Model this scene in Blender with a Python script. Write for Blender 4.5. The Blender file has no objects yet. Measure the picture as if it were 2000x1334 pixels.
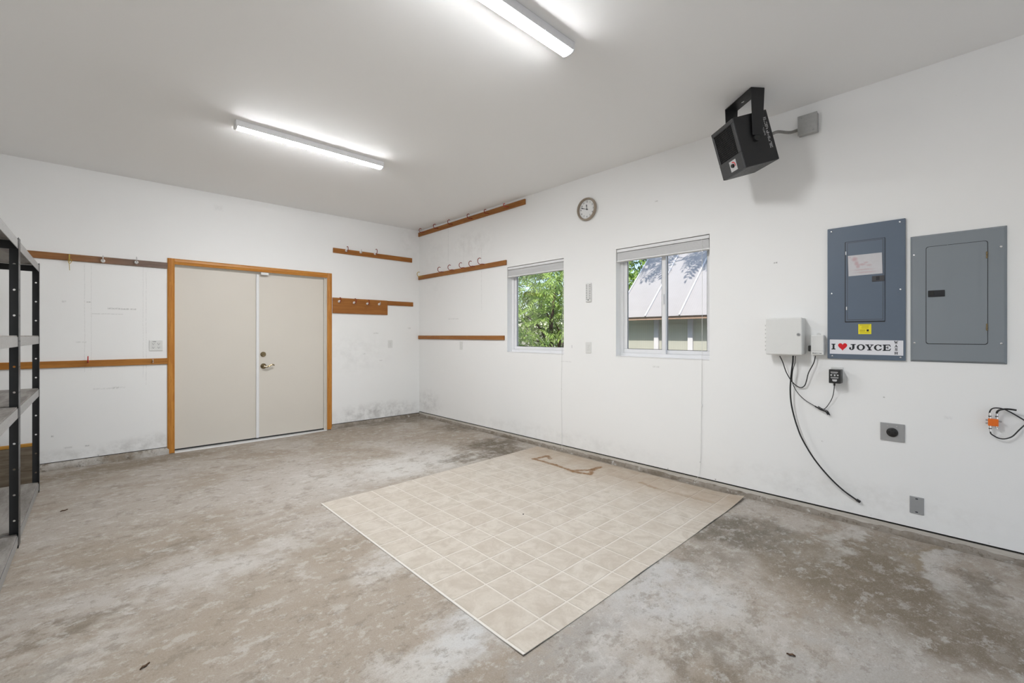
import bpy, bmesh, math, random
from mathutils import Vector, Matrix
random.seed(7)
sc = bpy.context.scene
COL = sc.collection

# ------------------------------------------------------------------ camera
F, CX, HY, CAMH, YAW = 864.07, 994.76, 655.38, 1.30, 0.7499
CAM = Vector((-3.7411, -6.1203, CAMH))
cd = bpy.data.cameras.new('camera')
cam = bpy.data.objects.new('camera', cd); COL.objects.link(cam)
cam.location = CAM; cam.rotation_euler = (math.pi/2, 0, -YAW)
cd.sensor_width = 36.0; cd.lens = F/2000*36
cd.shift_x = (1000-CX)/2000; cd.shift_y = (HY-667)/2000
cd.clip_start = 0.05; cd.clip_end = 200
sc.camera = cam

# ------------------------------------------------------------------ light
SKY_STRENGTH, SUN_STRENGTH, LAMP_STRENGTH = 0.25, 4.9, 182
SUN_DIR = Vector((0.62, 0.14, -0.77)).normalized()      # direction of travel
w = bpy.data.worlds.new('world'); sc.world = w; w.use_nodes = True
wn = w.node_tree; wn.nodes.clear()
sky = wn.nodes.new('ShaderNodeTexSky'); sky.sky_type = 'NISHITA'; sky.sun_disc = False
sky.sun_elevation = math.radians(50); sky.sun_rotation = math.radians(260)
bgn = wn.nodes.new('ShaderNodeBackground'); bgn.inputs['Strength'].default_value = SKY_STRENGTH
wo = wn.nodes.new('ShaderNodeOutputWorld')
wn.links.new(sky.outputs[0], bgn.inputs[0]); wn.links.new(bgn.outputs[0], wo.inputs[0])
sl = bpy.data.lights.new('sun', 'SUN'); sl.energy = SUN_STRENGTH; sl.angle = 0.009; sl.color = (1, .95, .87)
sun = bpy.data.objects.new('sun', sl); COL.objects.link(sun)
sun.rotation_euler = SUN_DIR.to_track_quat('-Z', 'Y').to_euler(); sun.location = (-8, -4, 16)
vs = sc.view_settings
vs.view_transform = 'Standard'; vs.look = 'None'; vs.exposure = 0.0; vs.gamma = 1.0; vs.use_curve_mapping = False

# ------------------------------------------------------------------ pixel helpers
SX, CXW = math.sin(YAW), math.cos(YAW)
def ray(px, py):
    X = (px-CX)/F
    return Vector((CXW*X+SX, -SX*X+CXW, (HY-py)/F))
def onB(px, py, out=0.0):                 # right wall, plane x = -out
    d = ray(px, py); return CAM + d*((-out-CAM.x)/d.x)
def onA(px, py, out=0.0):                 # back wall, plane y = -out
    d = ray(px, py); return CAM + d*((-out-CAM.y)/d.y)
def onF(px, py, z=0.0):
    d = ray(px, py); return CAM + d*((z-CAM.z)/d.z)
def fz(x):                                # the slab rises slightly towards the right wall
    return 0.028*max(0.0, (x+2.0)/2.0)
RB = Matrix(((0, 0, -1), (-1, 0, 0), (0, 1, 0)))     # local right, up, out on the right wall
RA = Matrix(((1, 0, 0), (0, 0, -1), (0, 1, 0)))      # the same on the back wall
def frameB(y, z): return Matrix.Translation((0, y, z)) @ RB.to_4x4()
def frameA(x, z): return Matrix.Translation((x, 0, z)) @ RA.to_4x4()

# ------------------------------------------------------------------ node helpers
class NT:
    def __init__(s, name):
        s.m = bpy.data.materials.new(name); s.m.use_nodes = True
        s.t = s.m.node_tree; s.t.nodes.clear()
        s.out = s.n('ShaderNodeOutputMaterial'); s.b = s.n('ShaderNodeBsdfPrincipled')
        s.l(s.b.outputs[0], s.out.inputs[0]); s._pos = None
    def n(s, k): return s.t.nodes.new(k)
    def l(s, a, b): s.t.links.new(a, b)
    def put(s, sock, v):
        if isinstance(v, bpy.types.NodeSocket): s.l(v, sock)
        elif isinstance(v, (tuple, list)) and len(v) == 3 and len(getattr(sock, 'default_value', (0,)*3)) == 4: sock.default_value = (*v, 1)
        else: sock.default_value = v
    def pos(s):
        if s._pos is None: s._pos = s.n('ShaderNodeNewGeometry').outputs['Position']
        return s._pos
    def obj(s): return s.n('ShaderNodeTexCoord').outputs['Object']
    def rnd(s): return s.n('ShaderNodeObjectInfo').outputs['Random']
    def math(s, op, a, b=0.0, c=0.0):
        x = s.n('ShaderNodeMath'); x.operation = op
        s.put(x.inputs[0], a); s.put(x.inputs[1], b); s.put(x.inputs[2], c); return x.outputs[0]
    def vmath(s, op, a, b=(0, 0, 0)):
        x = s.n('ShaderNodeVectorMath'); x.operation = op
        s.put(x.inputs[0], a)
        if isinstance(b, bpy.types.NodeSocket): s.l(b, x.inputs[1])
        else: x.inputs[1].default_value = b
        return x.outputs['Value'] if op in ('LENGTH', 'DISTANCE', 'DOT_PRODUCT') else x.outputs[0]
    def sep(s, v):
        x = s.n('ShaderNodeSeparateXYZ'); s.l(v, x.inputs[0]); return x.outputs
    def noise(s, vec, scale, detail=4, rough=.55, color=False, dist=0.0):
        x = s.n('ShaderNodeTexNoise'); s.l(vec, x.inputs['Vector'])
        x.inputs['Scale'].default_value = scale; x.inputs['Detail'].default_value = detail
        x.inputs['Roughness'].default_value = rough; x.inputs['Distortion'].default_value = dist
        return x.outputs['Color'] if color else x.outputs['Fac']
    def smooth(s, v, lo, hi, a=0.0, b=1.0):
        x = s.n('ShaderNodeMapRange'); x.interpolation_type = 'SMOOTHSTEP'
        s.put(x.inputs[0], v); x.inputs[1].default_value = lo; x.inputs[2].default_value = hi
        x.inputs[3].default_value = a; x.inputs[4].default_value = b; return x.outputs[0]
    def mix(s, f, a, b, mode='MIX'):
        x = s.n('ShaderNodeMix'); x.data_type = 'RGBA'; x.blend_type = mode
        s.put(x.inputs[0], f); s.put(x.inputs[6], a); s.put(x.inputs[7], b); return x.outputs[2]
    def bump(s, h, strength=.2, dist=.01):
        x = s.n('ShaderNodeBump'); x.inputs['Strength'].default_value = strength; x.inputs['Distance'].default_value = dist
        s.l(h, x.inputs['Height']); s.l(x.outputs[0], s.b.inputs['Normal'])
    def set(s, **k):
        for n, v in k.items(): s.put(s.b.inputs[n.replace('_', ' ')], v)
        return s.m

def simple(name, col, rough=.5, metal=0.0, var=.06, scale=20, spec=.5, bump=0.0):
    n = NT(name); f = n.noise(n.pos(), scale, 4)
    c = n.mix(f, tuple(max(0, v*(1-var)) for v in col), tuple(min(1, v*(1+var)) for v in col))
    if bump: n.bump(n.noise(n.pos(), scale*8, 3), bump, .002)
    r = n.smooth(n.noise(n.pos(), scale*2.3, 3), .3, .7, max(0, rough-.05), min(1, rough+.05))
    return n.set(Base_Color=c, Roughness=r, Metallic=metal, Specular_IOR_Level=spec)

def rect_mask(n, xyz, axis, c0, z0, hw, hz, soft):
    a = n.math('SUBTRACT', n.math('ABSOLUTE', n.math('SUBTRACT', xyz[axis], c0)), hw)
    b = n.math('SUBTRACT', n.math('ABSOLUTE', n.math('SUBTRACT', xyz[2], z0)), hz)
    return n.smooth(n.math('MAXIMUM', a, b), -soft, soft, 1, 0)

def wall_mat(name, axis, marks, grime):
    n = NT(name); p = n.pos()
    warp = n.vmath('ADD', p, n.vmath('SCALE', n.noise(p, 9, 3, color=True)))
    warp.node.inputs[1].links[0].from_node.inputs['Scale'].default_value = .012
    xyz = n.sep(warp)
    c = n.mix(n.noise(p, 1.3, 5), (.885, .883, .872), (.92, .918, .908))
    sp = n.vmath('MULTIPLY', p, (9, 9, 7))
    c = n.mix(n.math('MULTIPLY', n.smooth(n.noise(sp, 1.6, 6, .7), .66, .80), .16), c, (.45, .44, .42))
    c = n.mix(n.math('MULTIPLY', n.smooth(n.noise(p, 46, 2, .5), .74, .82), .22), c, (.40, .39, .37))
    nz = n.noise(p, 60, 3, .7)
    for (cc, zz, hw, hz, soft, st) in marks:
        m = rect_mask(n, xyz, axis, cc, zz, hw, hz, soft)
        c = n.mix(n.math('MULTIPLY', n.math('MULTIPLY', m, n.smooth(nz, .35, .6)), st), c, (.25, .245, .235))
    for (cc, zz, rr, rz, st, col) in grime:
        d = n.vmath('LENGTH', n.vmath('MULTIPLY', n.vmath('SUBTRACT', warp, (cc, 0, zz) if axis == 0 else (0, cc, zz)),
                                      (1/rr, 0, 1/rz) if axis == 0 else (0, 1/rr, 1/rz)))
        m = n.math('MULTIPLY', n.smooth(d, .15, 1, 1, 0), n.smooth(n.noise(n.vmath('MULTIPLY', p, (5, 5, 6)), 1.5, 7, .72), .36, .70))
        c = n.mix(n.math('MULTIPLY', m, st*.8), c, col)
    n.bump(n.noise(p, 130, 3), .08, .003)
    return n.set(Base_Color=c, Roughness=.62, Specular_IOR_Level=.3)

def wood_mat(name, c1, c2, axis, rough=.45, gray=None, scale=1.0):
    n = NT(name); p = n.pos()
    sc3 = [38*scale]*3; sc3[axis] = 2.6*scale
    q = n.vmath('ADD', n.vmath('MULTIPLY', p, tuple(sc3)), n.vmath('SCALE', n.noise(p, 5, 2, color=True)))
    g = n.noise(q, 1.0, 6, .65, dist=.6)
    c = n.mix(n.smooth(g, .3, .7), c1, c2)
    c = n.mix(n.math('MULTIPLY', n.smooth(n.noise(q, 2.5, 3, .7), .6, .72), .5), c, tuple(v*.55 for v in c1))
    c = n.mix(n.math('MULTIPLY', n.rnd(), .25), c, tuple(v*.8 for v in c2))
    if gray:
        a, lo, hi, gc = gray
        gg = n.mix(n.smooth(g, .3, .7), tuple(v*.75 for v in gc), gc)
        c = n.mix(n.math('MULTIPLY', n.smooth(n.sep(p)[a], lo, hi), .9), c, gg)
    n.bump(g, .12, .002)
    return n.set(Base_Color=c, Roughness=rough, Specular_IOR_Level=.28)

# ------------------------------------------------------------------ mesh helpers
class MB:
    def __init__(s): s.v, s.f = [], []
    def add(s, vs, fs):
        o = len(s.v); s.v += [tuple(p) for p in vs]; s.f += [[i+o for i in f] for f in fs]; return s
    def box(s, x0, x1, y0, y1, z0, z1):
        return s.add([(x0,y0,z0),(x1,y0,z0),(x1,y1,z0),(x0,y1,z0),(x0,y0,z1),(x1,y0,z1),(x1,y1,z1),(x0,y1,z1)],
                     [(0,3,2,1),(4,5,6,7),(0,1,5,4),(1,2,6,5),(2,3,7,6),(3,0,4,7)])
    def hexa(s, P): return s.add(P, [(0,3,2,1),(4,5,6,7),(0,1,5,4),(1,2,6,5),(2,3,7,6),(3,0,4,7)])
    def prism(s, poly, z0, z1):
        n = len(poly)
        return s.add([(x,y,z0) for x,y in poly]+[(x,y,z1) for x,y in poly],
                     [list(range(n))[::-1], list(range(n,2*n))]+[(i,(i+1)%n,n+(i+1)%n,n+i) for i in range(n)])
    def lathe(s, prof, n=24, center=(0,0), axis=2):
        vs, fs = [], []
        for r, h in prof:
            for i in range(n):
                a = 2*math.pi*i/n
                p = (center[0]+r*math.cos(a), center[1]+r*math.sin(a), h)
                vs.append(p)
        k = len(prof)
        for j in range(k-1):
            for i in range(n):
                fs.append((j*n+i, j*n+(i+1)%n, (j+1)*n+(i+1)%n, (j+1)*n+i))
        fs.append(list(range(n))[::-1]); fs.append([(k-1)*n+i for i in range(n)])
        return s.add(vs, fs)
    def tube(s, path, r, n=8):
        P = [Vector(p) for p in path]; vs, fs = [], []
        rr = r if isinstance(r, (list, tuple)) else [r]*len(P)
        up = None
        for i, p in enumerate(P):
            t = (P[min(i+1, len(P)-1)]-P[max(i-1, 0)])
            t = t.normalized() if t.length > 1e-9 else Vector((0,0,1))
            if up is None:
                up = Vector((0,0,1)) if abs(t.z) < .9 else Vector((1,0,0))
            a = t.cross(up)
            if a.length < 1e-5: a = t.cross(Vector((.3,.8,.5)))
            a.normalize(); b = t.cross(a).normalized(); up = -b if False else up
            for k in range(n):
                th = 2*math.pi*k/n
                vs.append(p+a*rr[i]*math.cos(th)+b*rr[i]*math.sin(th))
        m = len(P)
        for i in range(m-1):
            for k in range(n): fs.append((i*n+k, i*n+(k+1)%n, (i+1)*n+(k+1)%n, (i+1)*n+k))
        fs.append(list(range(n))[::-1]); fs.append([(m-1)*n+k for k in range(n)])
        return s.add(vs, fs)
    def build(s, name, mat, parent=None, bevel=0.0, smooth=False, seg=1, matrix=None):
        me = bpy.data.meshes.new(name); me.from_pydata(s.v, [], s.f)
        bm = bmesh.new(); bm.from_mesh(me)
        bmesh.ops.recalc_face_normals(bm, faces=bm.faces)
        if bevel:
            es = [e for e in bm.edges if len(e.link_faces) == 2 and e.calc_face_angle(0) > .6]
            bmesh.ops.bevel(bm, geom=es, offset=bevel, segments=seg, affect='EDGES', profile=.6)
        bm.to_mesh(me); bm.free()
        if smooth:
            for p in me.polygons: p.use_smooth = True
            try: me.set_sharp_from_angle(angle=math.radians(40))
            except Exception: pass
        if mat: me.materials.append(mat)
        o = bpy.data.objects.new(name, me); COL.objects.link(o)
        if parent: o.parent = parent
        if matrix is not None: o.matrix_world = matrix
        return o
def catmull(pts, n=8):
    P = [Vector(p) for p in pts]; P = [P[0]*2-P[1]]+P+[P[-1]*2-P[-2]]; out = []
    for i in range(1, len(P)-2):
        for k in range(n):
            t = k/n; a, b, c, d = P[i-1:i+3]
            out.append(.5*((2*b)+(c-a)*t+(2*a-5*b+4*c-d)*t*t+(3*b-a-3*c+d)*t**3))
    out.append(P[-2]); return out
def tag(o, label=None, cat=None, group=None, kind=None):
    if label: o['label'] = label
    if cat: o['category'] = cat
    if group: o['group'] = group
    if kind: o['kind'] = kind
    return o
def thing(name, matrix, label, cat, group=None):
    o = bpy.data.objects.new(name, None); COL.objects.link(o); o.empty_display_size = .05
    o.matrix_world = matrix; return tag(o, label, cat, group)
def struct(o): o['kind'] = 'structure'; return o
def sroot(name, matrix=Matrix()):
    o = bpy.data.objects.new(name, None); COL.objects.link(o); o.empty_display_size = .05
    o.matrix_world = matrix; o['kind'] = 'structure'; return o
_fontcache = {}
def text_mesh(txt, size, name, mat, parent, loc, depth=.0005, align='CENTER'):
    cu = bpy.data.curves.new('t', 'FONT'); cu.body = txt; cu.size = size; cu.extrude = depth
    cu.align_x = align; cu.align_y = 'CENTER'; cu.resolution_u = 3
    ob = bpy.data.objects.new('t', cu); COL.objects.link(ob)
    me = bpy.data.meshes.new_from_object(ob.evaluated_get(bpy.context.evaluated_depsgraph_get()))
    bpy.data.objects.remove(ob); bpy.data.curves.remove(cu)
    me.materials.clear(); me.materials.append(mat)
    o = bpy.data.objects.new(name, me); COL.objects.link(o); o.parent = parent; o.location = loc
    return o

# ------------------------------------------------------------------ materials
W0, L0, CEIL = -4.75, -9.0, 2.96
def a_mark(px, py, wpx, hpx, soft, st):
    p = onA(px, py); q = onA(px+wpx, py); r = onA(px, py+hpx)
    return (p.x, p.z, abs(q.x-p.x), abs(r.z-p.z), soft, st)
def b_mark(px, py, wpx, hpx, soft, st):
    p = onB(px, py); q = onB(px+wpx, py); r = onB(px, py+hpx)
    return (p.y, p.z, abs(q.y-p.y), abs(r.z-p.z), soft, st)
marksA = [a_mark(167,620,.4,105,.003,.35), a_mark(180,620,.4,105,.003,.3), a_mark(281,625,.4,110,.003,.28), a_mark(287,640,.4,110,.003,.3),
          a_mark(240,602,27,1.2,.006,.5), a_mark(212,612,30,.5,.003,.4), a_mark(104,851,2,1,.006,.9), a_mark(127,588,4,1.5,.006,.35),
          a_mark(175,589,4,.8,.004,.8), a_mark(228,756,5,1.5,.01,.35), a_mark(160,667,10,.8,.006,.3), a_mark(135,873,8,1,.008,.45),
          a_mark(172,869,4,1,.006,.6), a_mark(193,888,2,1,.004,.9), a_mark(428,405,8,5,.02,.10), a_mark(215,757,30,.8,.008,.3),
          a_mark(735,650,5,.8,.006,.4), a_mark(712,690,2,1,.006,.35), a_mark(745,703,3,.7,.006,.35), a_mark(800,640,3,1.5,.008,.35)]
grimeA = [(onA(300,850).x, onA(300,862).z, .5, .14, .5, (.45,.44,.42)), (onA(740,800).x, onA(740,806).z, 1.0, .22, .75, (.36,.35,.335)),
          (onA(700,700).x, onA(700,690).z, .7, .45, .22, (.5,.49,.47)), (onA(800,470).x, onA(800,480).z, .3, .5, .15, (.5,.49,.47)),
          (onA(165,900).x, .12, .9, .12, .45, (.45,.44,.42))]
marksB = [b_mark(1281,392,2.5,.6,.006,.6), b_mark(1513,512,3,1,.005,.9), b_mark(1280,715,6,.9,.008,.4), b_mark(1105,705,10,.5,.004,.35),
          b_mark(1725,774,1.2,1,.004,.8), b_mark(875,470,.5,40,.004,.2), b_mark(940,545,.5,60,.003,.2), b_mark(905,500,.4,40,.004,.15),
          b_mark(885,622,10,.6,.006,.35), b_mark(1116,676,.6,2.5,.004,.6), b_mark(1560,955,5,2,.01,.25), b_mark(1850,815,6,2,.012,.18),
          b_mark(1604,860,1.2,.8,.005,.6), b_mark(1700,1005,1.3,1,.004,.95), b_mark(1930,1058,1.3,1,.004,.95), b_mark(1366,901,1.2,1,.004,.9),
          b_mark(1396,935,1.3,1,.004,.9), b_mark(1303,914,1.2,1,.004,.9)]
grimeB = [(onB(920,470).y, onB(920,475).z, .7, .3, .3, (.55,.54,.52)), (-.25, .28, .5, .25, .5, (.42,.41,.39)), (onB(850,440).y, 2.4, .5, .8, .15, (.5,.49,.47)),
          (-2.8, .18, 2.2, .14, .25, (.5,.49,.47)), (-5.4, .22, 1.2, .2, .25, (.5,.48,.45))]
M = {}
M['wallA'] = wall_mat('paint_back_wall', 0, marksA, grimeA)
M['wallB'] = wall_mat('paint_right_wall', 1, marksB, grimeB)
M['wall'] = wall_mat('paint_wall', 0, [], [])
def ceil_mat():
    n = NT('paint_ceiling'); p = n.pos()
    c = n.mix(n.noise(p, .9, 4), (.905, .903, .892), (.925, .923, .914)); n.bump(n.noise(p, 110, 3), .07, .003)
    return n.set(Base_Color=c, Roughness=.7, Specular_IOR_Level=.25)
M['ceil'] = ceil_mat()

def floor_mat():
    n = NT('stained_concrete'); p = n.pos()
    def warp(scale, detail, amt):
        v = n.vmath('SCALE', n.vmath('SUBTRACT', n.noise(p, scale, detail, .65, True), (.5,.5,.5))); v.node.inputs['Scale'].default_value = amt; return v
    q = n.vmath('ADD', n.vmath('ADD', n.vmath('ADD', p, warp(1.7, 5, .9)), warp(8, 5, .30)), warp(30, 4, .09))
    light, tan, dark, white, gray = (.43,.388,.342), (.335,.282,.226), (.13,.105,.074), (.575,.553,.518), (.33,.312,.29)
    st = n.vmath('MULTIPLY', p, (1.0, 1.25, 1))
    def off(x): return n.vmath('ADD', st, (x, x*.7, x*.3))
    c = n.mix(n.smooth(n.noise(st, 1.1, 8, .66, dist=.5), .40, .60), tan, light)
    brk = [n.noise(off(2.7*i_+.9), 5.5, 8, .74) for i_ in range(4)]
    def blob(c, px, py, rx, ry, col, s, breakup=.6, lo=.35):
        o = onF(px, py)
        d = n.vmath('LENGTH', n.vmath('MULTIPLY', n.vmath('SUBTRACT', q, (o.x, o.y, 0)), (1/rx, 1/ry, 0)))
        m = n.smooth(d, lo, 1.0, 1, 0)
        if breakup:
            m = n.math('MULTIPLY', m, n.smooth(brk[int(px/10) % 4], .40, .54, 1-breakup, 1))
        return n.mix(n.math('MULTIPLY', m, s), c, col)
    B1 = [(640,1190,1.0,.75,(.355,.298,.238),.9,.25), (700,1290,.8,.45,(.36,.305,.247),.8,.3), (240,1010,1.0,.6,(.37,.325,.275),.6), (430,1110,.7,.30,white,.55,.8),
          (150,1170,.6,.3,(.47,.44,.405),.6), (760,985,.55,.45,white,.55,.8), (640,960,.7,.5,light,.6), (820,1080,.40,.30,white,.75,.8), (930,1235,.34,.28,(.55,.545,.53),.95,.45),
          (800,1295,.3,.2,white,.7), (820,905,.9,.55,white,.9,.55), (690,925,.8,.5,white,.5,.8), (560,900,.8,.4,light,.5), (900,838,.55,.42,dark,.8,.5), (960,872,.46,.40,dark,.95,.45),
          (1000,850,.35,.4,(.26,.25,.24),.85,.7), (890,895,.35,.16,dark,.75,.7), (760,826,.75,.30,(.20,.165,.125),.75,.6), (830,820,.6,.25,(.20,.17,.13),.85,.5), (150,925,1.3,.22,(.25,.205,.155),.85,.4),
          (260,905,.8,.18,(.24,.195,.145),.7,.5), (60,1250,.35,.10,dark,.6,.5), (330,1065,.5,.10,dark,.35,.6), (110,1300,.4,.2,white,.5), (30,1330,.3,.1,dark,.4),
          (1440,1040,.45,.40,(.155,.135,.105),.95,.35), (1380,1110,.4,.25,dark,.55), (1290,1170,.45,.35,(.50,.49,.475),.85,.6), (1180,1260,.35,.3,gray,.75), (1420,1210,.45,.35,white,.5,.85),
          (1690,1125,.75,.40,(.185,.150,.105),.95,.35), (1850,1215,.60,.36,(.185,.150,.108),.95,.35), (1560,1100,.45,.3,(.20,.165,.12),.75,.6), (1650,1040,.7,.12,white,.6),
          (1850,1110,.6,.12,(.50,.475,.44),.85,.4), (1790,1093,.45,.06,(.27,.22,.155),.85,.2), (1960,1160,.3,.1,dark,.65), (985,886,.36,.22,dark,.95,.3), (930,900,.25,.12,dark,.8,.5), (1430,1300,.35,.18,dark,.55,.85), (1620,1290,.5,.25,(.42,.40,.37),.8),
          (1250,1300,.25,.2,white,.5), (1060,1320,.25,.12,gray,.6), (1750,1310,.4,.2,(.38,.355,.32),.7)]
    for b in B1: c = blob(c, *b)
    # crinkled, flaking surface
    c = n.mix(n.math('MULTIPLY', n.smooth(n.noise(off(3.1), 8.5, 10, .78), .525, .60), .42), c, white)
    c = n.mix(n.math('MULTIPLY', n.smooth(n.noise(off(9.4), 8, 10, .78), .53, .61), .50), c, (.225,.190,.150))
    c = n.mix(n.math('MULTIPLY', n.smooth(n.noise(off(5.2), 19, 8, .8), .55, .66), .45), c, (.62,.605,.58))
    c = n.mix(n.math('MULTIPLY', n.smooth(n.noise(off(1.2), 17, 8, .8), .55, .66), .50), c, (.185,.155,.125))
    fine = n.noise(p, 150, 4, .85)
    c = n.mix(n.math('MULTIPLY', n.smooth(fine, .5, .72), .28), c, (.64,.625,.60))
    c = n.mix(n.math('MULTIPLY', n.smooth(fine, .5, .28), .34), c, (.17,.145,.12))
    n.bump(n.noise(p, 55, 8, .8), .45, .006)
    return n.set(Base_Color=c, Roughness=.82, Specular_IOR_Level=.25)
M['floor'] = floor_mat()
def curb_mat(nm, c1, c2):
    n = NT(nm); p = n.pos()
    c = n.mix(n.smooth(n.noise(p, 3.5, 6, .7), .35, .62), c1, c2)
    c = n.mix(n.math('MULTIPLY', n.smooth(n.noise(p, 22, 5, .75), .52, .66), .8), c, (.17,.14,.105))
    c = n.mix(n.math('MULTIPLY', n.smooth(n.noise(p, 14, 4, .75), .60, .72), .7), c, (.68,.66,.63))
    n.bump(n.noise(p, 40, 6, .8), .7, .012)
    return n.set(Base_Color=c, Roughness=.9)
M['curb'] = curb_mat('rough_curb', (.20,.165,.125), (.34,.30,.255)); M['curb_pale'] = curb_mat('rough_pale_curb', (.30,.25,.195), (.56,.53,.49))
M['sill'] = wood_mat('sill_wood', (.50,.46,.40), (.66,.62,.56), 1, .8)
M['gap'] = simple('gap_shade_black', (.02,.018,.015), .9)  # near-black fill painting the shade in the gaps below the drywall
M['casing'] = wood_mat('casing_wood', (.46,.175,.03), (.60,.27,.055), 2, .35)
M['casing_h'] = wood_mat('casing_wood_head', (.46,.175,.03), (.60,.27,.055), 0, .35)
M['railA'] = wood_mat('rail_wood_back', (.27,.095,.02), (.41,.165,.038), 0, .5)
M['railA_gray'] = wood_mat('rail_wood_weathered', (.24,.10,.03), (.36,.165,.06), 0, .55, gray=(0, -4.1, -3.3, (.21,.155,.13)))
M['railA_amber'] = wood_mat('rail_wood_amber', (.33,.125,.02), (.47,.20,.04), 0, .45)
M['railB'] = wood_mat('rail_wood_right', (.27,.10,.024), (.40,.170,.045), 1, .5)
M['door'] = simple('cream_door_paint', (.70,.655,.585), .45, var=.02, scale=3)
M['white'] = simple('white_paint', (.82,.82,.83), .45, var=.02)
M['vinyl'] = simple('white_vinyl', (.84,.84,.85), .35, var=.015)
M['blind'] = simple('white_blind', (.80,.80,.80), .5, var=.02)
M['alu'] = simple('aluminium_threshold', (.74,.74,.73), .4, .25, var=.08)
M['rubber'] = simple('black_rubber', (.02,.02,.02), .6)
M['brass'] = simple('antique_brass', (.28,.22,.13), .28, 1.0, var=.2)
M['chrome'] = simple('chrome', (.75,.75,.76), .2, 1.0)
M['blackpaint'] = simple('black_powder_coat', (.012,.012,.013), .42, bump=.15, scale=30)
M['heaterfront'] = simple('charcoal_front', (.045,.046,.048), .4, scale=30)
M['heaterdark'] = simple('dark_interior', (.008,.008,.008), .7)
M['galv'] = simple('galvanised_steel', (.42,.42,.41), .45, .6, var=.15, scale=40)
M['conduit'] = simple('flex_conduit', (.30,.295,.28), .5, .5, var=.2, scale=60)
M['panelblue'] = simple('slate_blue_panel', (.115,.150,.200), .45, var=.03, scale=6)
M['panelgrey'] = simple('grey_panel', (.235,.262,.285), .45, var=.03, scale=6)
M['plate'] = simple('grey_plate', (.36,.36,.36), .45, .1)
M['plate2'] = simple('brushed_plate', (.36,.365,.37), .42, .15)
M['latch'] = simple('black_latch', (.015,.016,.02), .35)
M['latchgrey'] = simple('grey_latch', (.055,.055,.06), .4)
M['yellow'] = simple('yellow_label', (.86,.74,.02), .5, var=.03)
M['yellowink'] = simple('label_ink', (.42,.34,.01), .6)
M['stickwhite'] = simple('sticker_white', (.80,.80,.84), .35, var=.01)
M['ink'] = simple('black_ink', (.012,.014,.02), .5)
M['red'] = simple('heart_red', (.68,.004,.012), .4, var=.03)
M['plastic'] = simple('white_plastic', (.76,.76,.74), .4, var=.02)
M['plasticgrey'] = simple('pale_grey_plastic', (.62,.62,.61), .4, var=.02)
M['blackplastic'] = simple('black_plastic', (.016,.016,.016), .38)
M['cable'] = simple('black_cable', (.012,.012,.012), .42)
M['cord'] = simple('white_cord', (.72,.72,.70), .6)
M['orange'] = simple('orange_plastic', (.85,.17,.012), .4, var=.12, scale=120)
M['redhook'] = simple('red_vinyl_coating', (.24,.022,.014), .5, spec=.25)
M['redbright'] = simple('bright_red_plastic', (.45,.02,.02), .4)
M['yellowhook'] = simple('yellow_vinyl_coating', (.50,.36,.06), .4)
M['whitecap'] = simple('white_plastic_cap', (.85,.84,.82), .35)
M['greytext'] = simple('pale_print', (.55,.55,.55), .6)
M['clockrim'] = simple('bronze_rim', (.36,.30,.235), .5, .1, var=.12, scale=60)
M['clockface'] = simple('clock_face', (.80,.80,.79), .5, var=.01)
M['shelfpaint'] = simple('black_shelf_paint', (.020,.021,.023), .33, var=.12, scale=6)
M['beampaint'] = simple('beam_reflection_grey', (.36,.36,.355), .42, .45, var=.2, scale=45)  # grey base colour stands for grazing reflection on black-painted beams
def deck_mat():
    n = NT('worn_particle_board'); p = n.pos()
    q = n.vmath('MULTIPLY', p, (9, 1.6, 9))
    c = n.mix(n.smooth(n.noise(q, 1.2, 6, .7), .36, .64), (.17,.155,.14), (.33,.31,.285))
    c = n.mix(n.math('MULTIPLY', n.smooth(n.noise(p, 70, 3, .7), .55, .7), .4), c, (.40,.38,.35))
    return n.set(Base_Color=c, Roughness=.65)
M['deck'] = deck_mat()
M['deckedge'] = simple('board_edge', (.38,.33,.27), .7, var=.2, scale=50)
M['oldboard'] = wood_mat('weathered_board', (.10,.075,.05), (.21,.17,.125), 0, .85)
M['amberedge'] = simple('amber_stained_edge', (.45,.22,.03), .6, var=.3, scale=14)
def emit_mat(name, col, st):
    n = NT(name); c = n.mix(n.noise(n.pos(), 3, 2), tuple(v*.98 for v in col), col)
    return n.set(Base_Color=(.9,.9,.9), Emission_Color=c, Emission_Strength=st, Roughness=.5)
M['lamp'] = emit_mat('lit_diffuser', (.965, .98, 1.0), LAMP_STRENGTH)
def glass_mat():
    n = NT('window_glass')
    tr = n.n('ShaderNodeBsdfTransparent'); gl = n.n('ShaderNodeBsdfGlossy'); gl.inputs['Roughness'].default_value = .01
    fr = n.n('ShaderNodeFresnel'); fr.inputs['IOR'].default_value = 1.45
    dirt = n.smooth(n.noise(n.pos(), 6, 4), .4, .8, .0, .006)
    mx = n.n('ShaderNodeMixShader'); n.l(n.math('ADD', n.math('MULTIPLY', fr.outputs[0], .16), dirt), mx.inputs[0])
    n.l(tr.outputs[0], mx.inputs[1]); n.l(gl.outputs[0], mx.inputs[2]); n.l(mx.outputs[0], n.out.inputs[0])
    return n.m
M['glass'] = glass_mat()
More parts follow.
